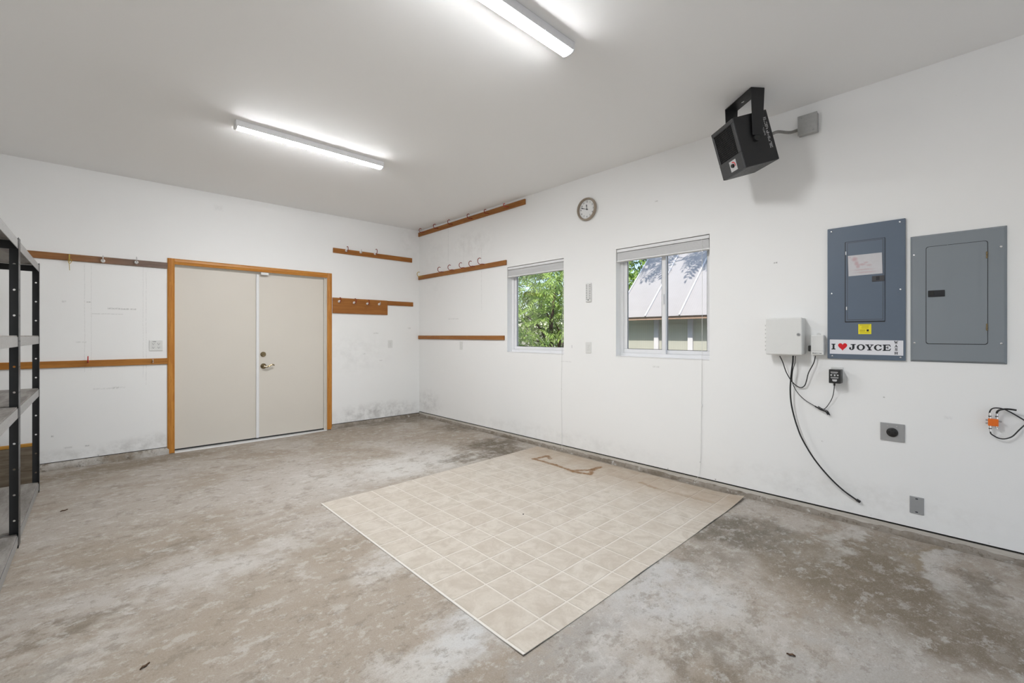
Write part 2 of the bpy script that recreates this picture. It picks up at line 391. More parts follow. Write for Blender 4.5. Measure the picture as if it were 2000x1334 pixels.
def poly_mat(name, c1, c2, rib, axis, trans):
    n = NT(name); p = n.pos(); x = n.sep(p)[axis]
    r = n.math('SINE', n.math('MULTIPLY', x, rib))
    c = n.mix(n.noise(n.vmath('MULTIPLY', p, (2, 1.5, .8)), 1.7, 5, .6), c1, c2)
    c = n.mix(n.math('MULTIPLY', n.smooth(r, .2, 1), .07), c, tuple(v*.6 for v in c1))
    n.set(Base_Color=c, Roughness=.4)
    d = n.n('ShaderNodeBsdfTranslucent'); n.put(d.inputs[0], c)
    mx = n.n('ShaderNodeMixShader'); mx.inputs[0].default_value = trans
    n.l(n.b.outputs[0], mx.inputs[1]); n.l(d.outputs[0], mx.inputs[2]); n.l(mx.outputs[0], n.out.inputs[0]); return n.m
M['ghroof'] = poly_mat('greenhouse_roof_sheet', (.60,.58,.58), (.68,.66,.665), 160, 1, .42)
M['ghwall'] = poly_mat('greenhouse_wall_sheet', (.80,.80,.72), (.86,.85,.76), 160, 1, .5)
M['ghbounce'] = simple('pale_bounce_floor', (.55,.53,.48), .9, var=.3, scale=40)  # for the reflecting slab added inside the greenhouse
M['ghwood'] = wood_mat('greenhouse_fascia_wood', (.36,.24,.17), (.50,.36,.27), 1, .8)
M['ghwhite'] = simple('greenhouse_white_lumber', (.74,.73,.74), .6, var=.12, scale=9)
M['ghflash'] = simple('greenhouse_batten', (.66,.65,.66), .6, var=.1, scale=14)
def leaf_mat(name, c1, c2, t):
    n = NT(name); f = n.noise(n.pos(), 5, 3)
    c = n.mix(n.smooth(f, .35, .65), c1, c2); c = n.mix(n.math('MULTIPLY', n.rnd(), .5), c, tuple(v*1.35 for v in c2))
    d = n.n('ShaderNodeBsdfTranslucent'); n.put(d.inputs[0], n.mix(.5, c, (.30,.50,.06)))
    mx = n.n('ShaderNodeMixShader'); mx.inputs[0].default_value = t
    n.set(Base_Color=c, Roughness=.42, Specular_IOR_Level=.6)
    n.l(n.b.outputs[0], mx.inputs[1]); n.l(d.outputs[0], mx.inputs[2]); n.l(mx.outputs[0], n.out.inputs[0]); return n.m
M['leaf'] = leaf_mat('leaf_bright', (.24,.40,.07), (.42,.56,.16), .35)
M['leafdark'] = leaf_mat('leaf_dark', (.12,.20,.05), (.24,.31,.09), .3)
M['bark'] = simple('bark', (.10,.065,.045), .9, var=.4, scale=25, bump=.5)
M['ground'] = simple('garden_soil', (.16,.14,.09), .95, var=.4, scale=4)
M['bounce_drive'] = simple('pale_bounce_concrete', (.62,.61,.59), .9, var=.12, scale=3)
M['roofing'] = simple('roofing', (.22,.21,.20), .9)
M['dryleaf'] = simple('dry_leaf', (.10,.055,.03), .8, var=.3, scale=60)

# ------------------------------------------------------------------ room shell
fl = MB()
xs = [W0-.15, -3.4, -2.0, -1.0, 0.15]; ys = [L0-.15, -6.6, -4.4, -2.2, .15]
for i in range(len(xs)):
    for j in range(len(ys)): fl.v.append((xs[i], ys[j], fz(min(xs[i], 0))))
k = len(ys)
for i in range(len(xs)-1):
    for j in range(k-1): fl.f.append([i*k+j, (i+1)*k+j, (i+1)*k+j+1, i*k+j+1])
o = len(fl.v)
fl.v += [(xs[0],ys[0],-.12),(xs[-1],ys[0],-.12),(xs[-1],ys[-1],-.12),(xs[0],ys[-1],-.12)]; fl.f.append([o+3,o+2,o+1,o])
tag(struct(fl.build('floor', M['floor'])), 'stained bare concrete garage floor')
tag(struct(MB().box(W0-.15, .15, L0-.15, .15, CEIL, CEIL+.12).build('ceiling', M['ceil'])), 'flat white painted drywall ceiling')
tag(struct(MB().box(W0-.6, .55, L0-.6, .6, CEIL+.14, CEIL+.28).build('roof', M['roofing'])), 'garage roof slab with eaves')
tag(struct(MB().box(W0-.15, W0, L0, 0, 0, CEIL).build('wall_left', M['wall'])), 'white painted left wall behind the shelving')
wf = MB()
for b_ in ((W0-.15, W0+.35, 0, CEIL), (-.35, .15, 0, CEIL), (W0+.35, -.35, 2.45, CEIL)): wf.box(b_[0], b_[1], L0-.15, L0, b_[2], b_[3])
tag(struct(wf.build('wall_front', M['wall'])), 'white painted wall with an unseen opening added to let daylight in')  # opening added behind the camera as a daylight source
tag(struct(MB().box(W0-6, 6, L0-14, L0-.15, -.12, -.01).build('bounce_drive', M['bounce_drive'])), 'pale concrete slab added out of view to bounce daylight in')  # unseen pale slab added to reflect daylight into the room
DX0, DX1, DZ = -3.115, -1.452, 2.088          # door opening
ZB = .078
wb_ = MB(); T = .15
for a in [(W0-.15, DX0-.012, 0, T, ZB, CEIL), (DX1+.012, 0, 0, T, ZB, CEIL), (DX0-.012, DX1+.012, 0, T, DZ+.012, CEIL)]: wb_.box(*a)
tag(struct(wb_.build('wall_back', M['wallA'])), 'scuffed white painted wall with the double door')
WZ0, WZ1 = 1.095, 2.150
WIN = [(-2.066, -2.978), (-3.646, -4.557)]
wr = MB(); ZR = .099
yb = [0.15, WIN[0][0], WIN[0][1], WIN[1][0], WIN[1][1], L0-.15]
for i in (0, 2, 4): wr.box(0, T, yb[i+1], yb[i], ZR, CEIL)
for i in (1, 3): wr.box(0, T, yb[i+1], yb[i], ZR, WZ0); wr.box(0, T, yb[i+1], yb[i], WZ1, CEIL)
tag(struct(wr.build('wall_right', M['wallB'])), 'scuffed white painted wall with two windows')

def rough_curb(name, along, a0, a1, face, top, label, base):
    # a low concrete kerb with an uneven face; along 0 = x (back wall), 1 = y (right wall)
    n = max(2, int((a1-a0)/.04)); prof = [(.12, 0), (face, 0), (face-.004, .5), (face-.016, .85), (face-.03, 1.0), (.12, 1.0)]
    m = MB(); rg = random.Random(3)
    for i in range(n+1):
        t = a0+(a1-a0)*i/n; jit = rg.uniform(-.007, .007)
        for k2, (o_, h) in enumerate(prof):
            oo = o_ + (jit+rg.uniform(-.004, .004) if 0 < k2 < 5 else 0)
            b = base(t); hh = b-.03 if h == 0 else b+(top-b)*h + (rg.uniform(-.006, .002) if 0 < k2 < 4 else 0)
            if k2 in (0, 5): oo = -.12
            m.v.append((t, -oo, hh) if along == 0 else (-oo, t, hh))
    q = len(prof)
    for i in range(n):
        for k2 in range(q): m.f.append([i*q+k2, i*q+(k2+1) % q, (i+1)*q+(k2+1) % q, (i+1)*q+k2])
    m.f.append(list(range(q))); m.f.append([n*q+k2 for k2 in range(q)][::-1])
    return tag(struct(m.build(name, M['curb_pale' if 'left' in name else 'curb'], smooth=True)), label)
rough_curb('baseboard_back_left', 0, W0, -3.165, .03, .070, 'rough stained concrete kerb left of the double door', lambda t: 0)
rough_curb('baseboard_back_right', 0, -1.40, 0.0, .022, .070, 'rough stained concrete kerb between double door and corner', lambda t: fz(t))
rough_curb('baseboard_right', 1, L0, -.0, .018, .066, 'rough stained concrete kerb below the windows', lambda t: fz(0))
sb = MB().box(.004, .1, L0, 0, .05, .085)
tag(struct(sb.build('trim_1', M['sill'])), 'pale wooden sill strip between kerb and drywall')
tag(struct(MB().box(.02, .12, L0, 0, .084, .1).build('trim_2', M['gap'])), 'black strip painting the shade in the gap under the drywall on the window wall')
tag(struct(MB().box(W0, DX0-.06, .02, .12, .068, .082).build('trim_3', M['gap'])), 'black strip painting the shade in the gap under the drywall left of the door')
tag(struct(MB().box(DX1+.06, 0, .02, .12, .068, .082).build('trim_4', M['gap'])), 'black strip painting the shade in the gap under the drywall right of the door')
tag(struct(MB().box(.16, 30, -9, 25, -.2, -.06).build('ground', M['ground'])), 'garden soil outside the windows')

# ------------------------------------------------------------------ double door
dr = sroot('door_1'); tag(dr, 'cream painted double door with white centre strip')
mid = -2.298
for x0, x1 in ((DX0+.003, mid-.002), (mid+.002, DX1-.026)):
    MB().box(x0, x1, .035, .08, .032, DZ-.024).build('door_leaf', M['door'], dr, bevel=.002)
MB().box(mid-.004, mid+.028, .016, .036, .032, DZ-.03).build('astragal', M['white'], dr, bevel=.003)
j = MB(); j.box(DX0-.012, DX0+.002, -.002, .14, .0, DZ+.012); j.box(DX1-.002, DX1+.012, -.002, .14, 0, DZ+.012); j.box(DX0, DX1, -.002, .14, DZ-.004, DZ+.012)
j.box(DX1-.024, DX1, .02, .06, .0, DZ)
j.box(DX0, DX1, .04, .14, DZ-.022, DZ); j.build('jamb', M['door'], dr, bevel=.001)
th = MB(); th.hexa([(DX0,-.035,.0),(DX1,-.035,.0),(DX1,.13,0),(DX0,.13,0),(DX0,-.02,.012),(DX1,-.02,.012),(DX1,.13,.022),(DX0,.13,.022)])
th.build('threshold', M['alu'], dr, bevel=.002)
MB().box(DX0, DX1-.02, .036, .075, .018, .034).build('door_sweep', M['rubber'], dr)
p = onA(514, 692, -.035)
m = MB().lathe([(.0,0),(.032,0),(.032,.008),(.026,.016),(.024,.018),(.0,.018)], 24)
db = m.build('deadbolt', M['brass'], dr, smooth=True); db.matrix_local = frameA(p.x, p.z) @ Matrix.Translation((0,0,-.035))
tb = MB().box(-.018, .018, -.005, .005, .017, .030).build('thumb_turn', M['brass'], db, bevel=.003); tb.rotation_euler = (0,0,.25)
p = onA(514.5, 715, -.035)
m = MB().lathe([(.0,0),(.034,0),(.034,.006),(.028,.014),(.018,.02),(.013,.028),(.013,.05),(.0,.052)], 24)
hd = m.build('lever_rose', M['brass'], dr, smooth=True); hd.matrix_local = frameA(p.x, p.z) @ Matrix.Translation((0,0,-.035))
MB().tube(catmull([(0,-.002,.044),(.03,-.006,.05),(.06,.004,.05),(.085,.016,.05),(.103,.014,.05),(.112,.004,.05)], 6), [.011]*8+[.009]*8+[.008]*8+[.0075]*6+[.006]*1, 8).build('lever', M['brass'], hd, smooth=True)
pl, pr = onA(509, 531), onA(524, 534)
cs = MB().box(pl.x, pr.x, -.022, .012, DZ-.036, DZ-.004).build('contact_sensor', M['plastic'], dr, bevel=.006, seg=2)
# casing
cz = sroot('trim_5'); tag(cz, 'orange varnished wooden casing around the double door')
def casing_profile(w): return [(0, 0), (0, .010), (w*.18, .017), (w*.5, .019), (w*.8, .014), (w*.92, .017), (w, .015), (w, 0)]
def casing(name, mat, p0, p1, inward):
    # straight moulding from p0 to p1 (x,z) with the outer edge on that line
    d = Vector((p1[0]-p0[0], p1[1]-p0[1])); L = d.length; d.normalize(); nrm = Vector((inward[0], inward[1]))
    m = MB(); pr = casing_profile(.064)
    for (q, mit) in ((p0, 1), (p1, -1)):
        for (a, h) in pr:
            e = Vector(q)+nrm*a
            m.v.append((e.x, -h, e.y))
    k = len(pr)
    for i in range(k): m.f.append([i, (i+1) % k, k+(i+1) % k, k+i])
    m.f.append(list(range(k))[::-1]); m.f.append(list(range(k, 2*k)))
    return m.build(name, mat, cz)
TX0, TX1, TZ = -3.178, -1.381, 2.152
casing('side_casing', M['casing'], (TX0, .004), (TX0, TZ-.0), (1, 0))
casing('side_casing', M['casing'], (TX1, .018), (TX1, TZ-.0), (-1, 0))
hcz = casing('head_casing', M['casing_h'], (TX0+.064, TZ), (TX1-.064, TZ), (0, -1))

# ------------------------------------------------------------------ windows
def make_window(idx, yl, yr, slider, label):
    W, Hh = yl-yr, WZ1-WZ0
    r = sroot('window_%d' % idx, frameB(yl, WZ0)); tag(r, label)
    fr = MB(); a = .034; w0, w1 = -.145, -.078
    for b in ((0, W, 0, a), (0, W, Hh-a, Hh), (0, a, a, Hh-a), (W-a, W, a, Hh-a)): fr.box(b[0], b[1], b[2], b[3], w0, w1)
    fr.build('frame', M['vinyl'], r, bevel=.003)
    # plaster stool edge
    MB().box(-.0, W, -.0, .006, -.08, .004).build('sill_board', M['vinyl'], r, bevel=.001)
    def sash(u0, u1, wz0, wz1, s, nm):
        m = MB()
        for b in ((u0, u1, a, a+s), (u0, u1, Hh-a-s, Hh-a), (u0, u0+s, a+s, Hh-a-s), (u1-s, u1, a+s, Hh-a-s)): m.box(b[0], b[1], b[2], b[3], wz0, wz1)
        so = m.build(nm, M['vinyl'], r, bevel=.004)
        MB().box(u0+s, u1-s, a+s, Hh-a-s, (wz0+wz1)/2-.003, (wz0+wz1)/2+.003).build('pane', M['glass'], so)
        g = MB(); e = .004
        for b in ((u0+s, u1-s, a+s, a+s+e), (u0+s, u0+s+e, a+s, Hh-a-s), (u1-s-e, u1-s, a+s, Hh-a-s), (u0+s, u1-s, Hh-a-s-e, Hh-a-s)): g.box(b[0], b[1], b[2], b[3], (wz0+wz1)/2+.003, (wz0+wz1)/2+.006)
        g.build('gasket', M['rubber'], so)
        return so
    if slider:
        sash(a, W*.5+.022, -.112, -.084, .040, 'sash')
        s2 = sash(W*.5-.016, W-a, -.14, -.114, .036, 'sash')
        lt = MB().tube(catmull([(W*.5+.004, Hh*.47, -.083), (W*.5+.004, Hh*.50, -.070), (W*.5+.004, Hh*.53, -.069), (W*.5+.004, Hh*.555, -.080)], 5), .007, 8).build('latch', M['vinyl'], r, smooth=True)
    else:
        sash(a, W-a, -.128, -.092, .036, 'sash')
    return r
make_window(1, *WIN[0], False, 'white vinyl window looking onto leafy shrub')
make_window(2, *WIN[1], True, 'white vinyl sliding window looking onto greenhouse')

def make_blind(yl, yr, label, cord_px, cord_pts, tassel_py):
    W, Hh = yl-yr, WZ1-WZ0
    r = thing('window_blind', frameB(yl, WZ1), label, 'blind')
    g = .006
    MB().box(g, W-g, -.034, -.006, -.062, -.006).build('head_rail', M['blind'], r, bevel=.002)
    zz = -.040
    nsl = 15
    for i in range(nsl):
        z = zz-i*.0048
        MB().box(g+.003+random.uniform(-.001,.001), W-g-.003, z-.0032, z, -.060+random.uniform(-.0015,.0015), -.010+random.uniform(-.0015,.0015)).build('slat', M['blind'], r)
    zb = zz-nsl*.0048
    MB().box(g, W-g, zb-.014, zb, -.062, -.008).build('bottom_rail', M['blind'], r, bevel=.003, seg=2)
    inv = r.matrix_world.inverted()
    pts = [inv @ Vector(p) for p in cord_pts]
    MB().tube(catmull(pts, 8), .0016, 6).build('cord', M['cord'], r, smooth=True)
    tp = inv @ onB(cord_px, tassel_py, .008)
    ts = MB().lathe([(.0015,-.012),(.005,-.008),(.005,.004),(.0025,.012)], 10).build('cord_stop', M['whitecap'], r, smooth=True)
    ts.matrix_local = Matrix.Translation(tp) @ Matrix.Rotation(-math.pi/2, 4, 'X')
    return r
c2 = [onB(1371,466,.006), onB(1371.5,560,.006), onB(1371,690,.008), onB(1370,790,.008), onB(1369,880,.008), onB(1367,918,.01), onB(1363,932,.03), onF(1352,942,.036), onF(1340,943,.036)]
c1 = [onB(1099.5,512,.006), onB(1099,600,.006), onB(1097.5,690,.008), onB(1096.5,762,.008), onB(1097,820,.008), onB(1097.5,866,.01), onB(1098,879,.028)]
make_blind(*WIN[0], 'raised white slatted blind above the leafy view', 1096.5, c1, 760)
make_blind(*WIN[1], 'raised white slatted blind above the greenhouse view', 1370.5, c2, 792)

# ------------------------------------------------------------------ ceiling lights
def ceiling_light(x0, x1, y, label):
    r = thing('ceiling_light', Matrix.Translation(((x0+x1)/2, y, CEIL)), label, 'ceiling light', 'strip lights on the ceiling')
    L = (x1-x0)/2
    MB().box(-L+.006, L-.006, -.041, .041, -.0485, -.0005).build('base_tray', M['white'], r, bevel=.002)
    prof = [(-.036, -.045)] + [(-.038*math.cos(t), -.047-.014*math.sin(t)) for t in [math.pi*i/12 for i in range(13)]] + [(.036, -.045)]
    m = MB(); n = len(prof)
    for x in (-L+.012, L-.012): m.v += [(x, a, b) for a, b in prof]
    m.f += [[i, (i+1) % n, n+(i+1) % n, n+i] for i in range(n)] + [list(range(n))[::-1], list(range(n, 2*n))]
    m.build('diffuser', M['lamp'], r, smooth=True)
    for s in (-1, 1):
        e = MB(); pr = [(a*1.04, b*1.02) for a, b in prof] ; pr[0] = (-.042, -.001); pr[1] = (-.042, -.047); pr[-2] = (.042, -.047); pr[-1] = (.042, -.001)
        for x in (s*(L-.012), s*L): e.v += [(x, a, b) for a, b in pr]
        e.f += [[i, (i+1) % n, n+(i+1) % n, n+i] for i in range(n)] + [list(range(n))[::-1], list(range(n, 2*n))]
        e.build('end_cap', M['white'], r)
    return r
ceiling_light(-2.962, -1.738, -2.17, 'lit white strip light on the ceiling before the double door')
ceiling_light(-2.985, -1.765, -4.50, 'lit white strip light on the ceiling farther from the double door')

# ------------------------------------------------------------------ garage heater
yaw, pit = 5.625, -.284
f0 = Vector((math.cos(yaw)*math.cos(pit), math.sin(yaw)*math.cos(pit), -math.sin(pit)))
fr_ = -f0; sd = Vector((math.sin(yaw), -math.cos(yaw), 0)); up = sd.cross(f0)
if up.z < 0: up = -up
# local axes: X = near side, Y = up, Z = front
Rm = Matrix((sd, up, fr_)).transposed()
HC = Vector((-.42, -4.97, 2.626))
hr = thing('garage_heater', Matrix.Translation(HC), 'black box fan heater on a ceiling bracket', 'heater')
Hm = Rm.to_4x4()
hw, hh, hd_ = .130, .1725, .127
def hb(mb, name, mat, parent=None, **k):
    o = mb.build(name, mat, parent or hr, **k)
    if parent is None: o.matrix_local = Hm
    return o
body = MB()
body.box(-hw, hw, -hh, hh, -hd_, hd_-.012)
bo = hb(body, 'body', M['blackpaint'], bevel=.006, seg=2)
# front bezel: frame around the grille opening, lower control strip
gx0, gx1, gy0, gy1 = -hw+.022, hw-.030, -hh+.115, hh-.030
fp = MB()
for b in ((-hw+.002, hw-.002, -hh+.002, gy0), (-hw+.002, hw-.002, gy1, hh-.002), (-hw+.002, gx0, gy0, gy1), (gx1, hw-.002, gy0, gy1)): fp.box(b[0], b[1], b[2], b[3], hd_-.014, hd_)
hb(fp, 'front_panel', M['heaterfront'], bevel=.003)
hb(MB().box(gx0, gx1, gy0, gy1, hd_-.0135, hd_-.011), 'coil_recess', M['heaterdark'])
gr = MB(); nx, ny = 13, 15
for i in range(nx+1):
    x = gx0+(gx1-gx0)*i/nx; gr.box(x-.0014, x+.0014, gy0, gy1, hd_-.008, hd_-.004)
for i in range(ny+1):
    y = gy0+(gy1-gy0)*i/ny; gr.box(gx0, gx1, y-.0014, y+.0014, hd_-.009, hd_-.005)
hb(gr, 'grille', M['blackpaint'])
kp = hb(MB().box(-.036, .036, -.036, .036, 0, .002), 'control_plate', M['greytext']); kp.matrix_local = Hm @ Matrix.Translation((.022, -hh+.058, hd_))
MB().lathe([(.0,.002),(.014,.002),(.012,.014),(0,.014)], 20).build('dial_knob', M['blackplastic'], kp, smooth=True)
arc = MB()
for i in range(9):
    a0, a1 = math.radians(-20+i*14), math.radians(-20+i*14+14)
    arc.add([(.02*math.cos(a0), .02*math.sin(a0), .0026), (.027*math.cos(a0), .027*math.sin(a0), .0026), (.027*math.cos(a1), .027*math.sin(a1), .0026), (.02*math.cos(a1), .02*math.sin(a1), .0026)], [(0,1,2,3)])
arc.build('red_scale', M['red'], kp)
# pale vertical print on the side panel
pt = MB(); rg = random.Random(5)
for row, (z0, wd, y0, y1) in enumerate(((-.093, .020, -.085, .035), (-.096, .022, .042, .125), (-.070, .010, .005, .075))):
    y = y0
    while y < y1:
        h = rg.uniform(.004, .009)
        for q in range(3):
            if rg.random() < .75: pt.box(hw+.0005, hw+.0012, y, y+h*rg.uniform(.5, .9), z0+q*wd/3-wd/2, z0+q*wd/3-wd/2+wd/3*.8)
        y += h+.0025
hb(pt, 'side_print', M['greytext'])
# yoke
g = Vector((fr_.x, fr_.y, 0)).normalized(); axm = Matrix((sd, Vector((0,0,1)), g)).transposed().to_4x4()
dz = CEIL-HC.z; yw = .049; ya = .148
top = MB().box(-ya, ya, dz-.006, dz-.0008, -yw, yw).build('bracket_bar', M['blackpaint'], hr, bevel=.002); top.matrix_local = axm
for s in (-1, 1):
    ar = MB().hexa([(s*ya-.0025,.015,-yw*.72),(s*ya+.0025,.015,-yw*.72),(s*ya+.0025,.015,yw*.72),(s*ya-.0025,.015,yw*.72),
                    (s*ya-.0025,dz-.001,-yw),(s*ya+.0025,dz-.001,-yw),(s*ya+.0025,dz-.001,yw),(s*ya-.0025,dz-.001,yw)])
    ao = ar.build('bracket_arm', M['blackpaint'], hr, bevel=.0015); ao.matrix_local = axm
    kn = MB().lathe([(.0,0),(.020,0),(.022,.006),(.020,.016),(.012,.018),(.0,.018)], 12).build('bracket_knob', M['blackplastic'], hr, smooth=True)
    kn.matrix_local = axm @ Matrix.Translation((s*(hw+.0005), .0, 0)) @ Matrix.Rotation(s*math.pi/2, 4, 'Y')
bt = MB().lathe([(0,0),(.012,0),(.012,.004),(.006,.007),(0,.007)], 14).build('bracket_bolt', M['chrome'], hr, smooth=True)
bt.matrix_local = axm @ Matrix.Translation((-.02, dz-.0062, .0)) @ Matrix.Rotation(math.pi/2, 4, 'X')
# junction box and conduit
a, b = onB(1562, 262), onB(1599, 226)
jr = thing('junction_box', frameB((a.y+b.y)/2, (onB(1580,246).z)), 'galvanised square junction box on the wall by heater', 'junction box')
jw, jh = .058, .068
MB().box(-jw, jw, -jh, jh, .0, .045).build('box', M['galv'], jr, bevel=.006, seg=2)
MB().box(-jw-.002, jw+.002, -jh-.002, jh+.002, .045, .049).build('cover', M['galv'], jr, bevel=.002)
for q in ((-.035, .052), (.035, -.052)): MB().lathe([(0,.049),(.006,.049),(.005,.052),(0,.052)], 10, q).build('screw', M['plate'], jr)
pth = [HC+Rm@Vector((.03,.02,-hd_-.0005)), HC+Rm@Vector((.04,.02,-hd_-.05)), Vector((-.10,-5.09,2.79)), Vector((-.035,-5.15,2.785)), Vector((-.024,(a.y+b.y)/2+jw+.002,2.79))]
cp = [p_-HC for p_ in catmull(pth, 14)]
MB().tube(cp, [.0115 if i % 2 else .0095 for i in range(len(cp))], 10).build('flexible_conduit', M['conduit'], hr)

# ------------------------------------------------------------------ clock
p = onB(1146.5, 407.5, .02)
ck = thing('wall_clock', frameB(p.y+.006, p.z-.004), 'round wall clock with bronze rim and white face', 'clock')
R = .118
MB().lathe([(R*.96,0),(R,.006),(R,.026),(R*.955,.038),(R*.90,.040),(R*.86,.034),(R*.83,.022),(R*.83,.010),(0,.010)], 48).build('rim', M['clockrim'], ck, smooth=True)
fc = MB().lathe([(0,.0102),(R*.835,.0102),(R*.835,.0125),(0,.0125)], 48).build('face', M['clockface'], ck)
for h in range(1, 13):
    an = math.radians(90-30*h); text_mesh(str(h), .026, 'numeral', M['ink'], fc, (R*.66*math.cos(an), R*.66*math.sin(an), .0132), .0003)
def hand(L, wd, ang, nm, back):
    m = MB().prism([(-wd*.3,-back),(wd*.3,-back),(wd*.35,L*.45),(wd*.8,L*.7),(0,L),(-wd*.8,L*.7),(-wd*.35,L*.45)], 0, .001)
    o = m.build(nm, M['ink'], ck); o.location = (0,0,.015); o.rotation_euler = (0,0,ang); return o
hand(R*.46, .007, math.radians(6), 'hour_hand', .012); hand(R*.72, .006, math.radians(72), 'minute_hand', .02).location.z = .017
MB().lathe([(0,.0125),(.006,.0125),(.006,.019),(0,.019)], 14).build('hand_hub', M['ink'], ck)

# ------------------------------------------------------------------ thermometer, outlets, switch
p = onB(1149.5, 571.5, .008); a, b = onB(1144.3, 571), onB(1154.5, 571); tw = (a.y-b.y)/2
tr_ = thing('thermometer', frameB(p.y, p.z), 'white strip thermometer on wall between windows', 'thermometer')
MB().box(-tw, tw, -.098, .098, 0, .014).build('body', M['plastic'], tr_, bevel=.006, seg=2)
MB().tube([(0,-.07,.015),(0,.08,.015)], .0025, 8).build('glass_tube', M['plasticgrey'], tr_, smooth=True)
MB().lathe([(0,.014),(.006,.014),(.005,.019),(0,.02)], 12, (0,-.076)).build('bulb', M['blackplastic'], tr_, smooth=True)
tm = MB()
for i in range(9):
    for s in (-1, 1): tm.box(s*tw*.62-.006, s*tw*.62+.006, -.066+i*.018-.003, -.066+i*.018+.003, .014, .0148)
tm.build('scale_marks', M['ink'], tr_)
def duplex(parent, u, mat, slot):
    for s in (-1, 1):
        k = MB().box(u-.0165, u+.0165, s*.0195-.0145, s*.0195+.0145, .005, .008).build('receptacle', mat, parent, bevel=.003)
        sl_ = MB()
        sl_.box(u-.008, u-.0055, s*.0195-.003, s*.0195+.006, .0075, .0084); sl_.box(u+.0055, u+.008, s*.0195-.003, s*.0195+.006, .0075, .0084); sl_.box(u-.003, u+.003, s*.0195-.011, s*.0195-.006, .0075, .0084)
        sl_.build('slots', slot, k)
def outlet(mtx, label, cover=M['plastic'], slot=M['greytext'], w=.035, h=.057):
    r = thing('wall_outlet', mtx, label, 'outlet')
    MB().box(-w, w, -h, h, 0, .006).build('cover_plate', cover, r, bevel=.003, seg=2)
    duplex(r, 0, cover, slot)
    MB().lathe([(0,.005),(.003,.005),(.003,.0075),(0,.0075)], 8).build('screw', M['plate'], r)
    return r
p = onB(1149.5, 679); outlet(frameB(p.y, p.z), 'white outlet on wall below the strip thermometer')
p = onB(901, 675); outlet(frameB(p.y, p.z), 'painted-over white outlet under the lowest wood rail, near leafy window')
p = onA(762, 672); outlet(frameA(p.x, p.z), 'painted-over white outlet on wall beside the double door')
a, b = onA(290, 686), onA(319, 664)
sw = thing('wall_outlet', frameA((a.x+b.x)/2, (a.z+b.z)/2), 'double white outlet plate with dark slots left of door', 'outlet')
MB().box(-.058, .058, -.057, .057, 0, .007).build('cover_plate', M['plastic'], sw, bevel=.003, seg=2)
for u in (-.023, .023): duplex(sw, u, M['plastic'], M['ink'])
nt = MB()
for i in range(5): nt.box(-.028+i*.006, -.024+i*.006, .040, .047-(i % 2)*.002, .0068, .0075)
nt.build('pen_note', M['ink'], sw)

# ------------------------------------------------------------------ wooden hook rails
def arc_hook(r, hgt, out, lean=0.0):
    pts = [(0, 0, -.006), (0, -.002, out*.45), (lean*.3, -.010, out*.8)]
    for i in range(7):
        t = -math.pi/2+math.pi*1.15*i/6
        pts.append((lean*.6, hgt/2+hgt/2*math.sin(t)-.008, out*.86+hgt*.46*math.cos(t)))
    return pts
def hooks(root, lst, mats):
    for (u, v, kind, hg, out) in lst:
        path = catmull(arc_hook(0, hg, out), 5)
        h = MB().tube(path, .0046, 8).build('hook', mats[kind], root, smooth=True); h.location = (u, v, .018)
        if kind == 'white' or kind == 'capred':
            MB().lathe([(0,0),(.016,0),(.018,.006),(.016,.02),(.010,.026),(0,.026)], 14).build('hook_cap', M['whitecap'], h, smooth=True)
            h.data.materials[0] = M['redhook'] if kind == 'capred' else M['chrome']
HM = dict(red=M['redhook'], bright=M['redbright'], yellow=M['yellowhook'], chrome=M['chrome'], white=M['chrome'], capred=M['redhook'])
def railA(pxl, pxr, zt, zb, mat, label, hk, th=.018, shape=None):
    xl, xr = onA(pxl, 600).x if not isinstance(pxl, float) else pxl, onA(pxr, 600).x
    r = thing('hook_rail', frameA(xl, (zt+zb)/2), label, 'hook rail')
    MB().box(0, xr-xl, -(zt-zb)/2, (zt-zb)/2, .0005, th).build('board', mat, r, bevel=.002)
    hooks(r, [(onA(px, py).x-xl, onA(px, py).z-(zt+zb)/2, kd, hg, out) for (px, py, kd, hg, out) in hk], HM)
    return r
def zA(px, py): return onA(px, py, .018).z
rs_ = railA(-4.72, 327, zA(327,513), zA(327,524.5), M['railA_gray'], 'weathered brown wood rail high on wall left of door',
      [(136,507,'yellow',.05,.04), (201,510,'white',.055,.05), (266,513,'white',.06,.05)])
_q = [rs_.matrix_world.inverted() @ onA(px_, py_, o_) for (px_, py_, o_) in ((135.5,503,.045),(133,509,.05),(136,515,.05),(140,510,.05),(138,506,.05),(135,512,.05),(135.5,520,.045),(136,528,.04))]
MB().tube(catmull(_q, 5), .0022, 6).build('string_loop', M['yellowhook'], rs_, smooth=True)
railA(-4.72, 327, zA(327,699.5), zA(327,711), M['railA_amber'], 'amber wood rail with red clip left of door',
      [(172,706,'bright',.06,.04), (298,706,'chrome',.03,.03)])
railA(650, 804, zA(650,483.5), zA(650,493), M['railA'], 'brown wood hook rail above the top right of door',
      [(675,490,'capred',.06,.05), (703,493,'white',.04,.03), (731,496,'capred',.07,.05)])
hbx = [(661,589,'capred',.06,.05), (690,591.5,'capred',.065,.055), (716,593.5,'capred',.06,.055), (739,594.5,'white',.04,.03)]
bw = railA(649, 756, zA(649,581), zA(649,611.5), M['railA'], 'wide brown hook board beside the door casing', hbx, .019)
bs = railA(756, 806, zA(806,590.5), zA(806,598.5), M['railA'], 'short bare wood rail beside the wide hook board', [], .018)
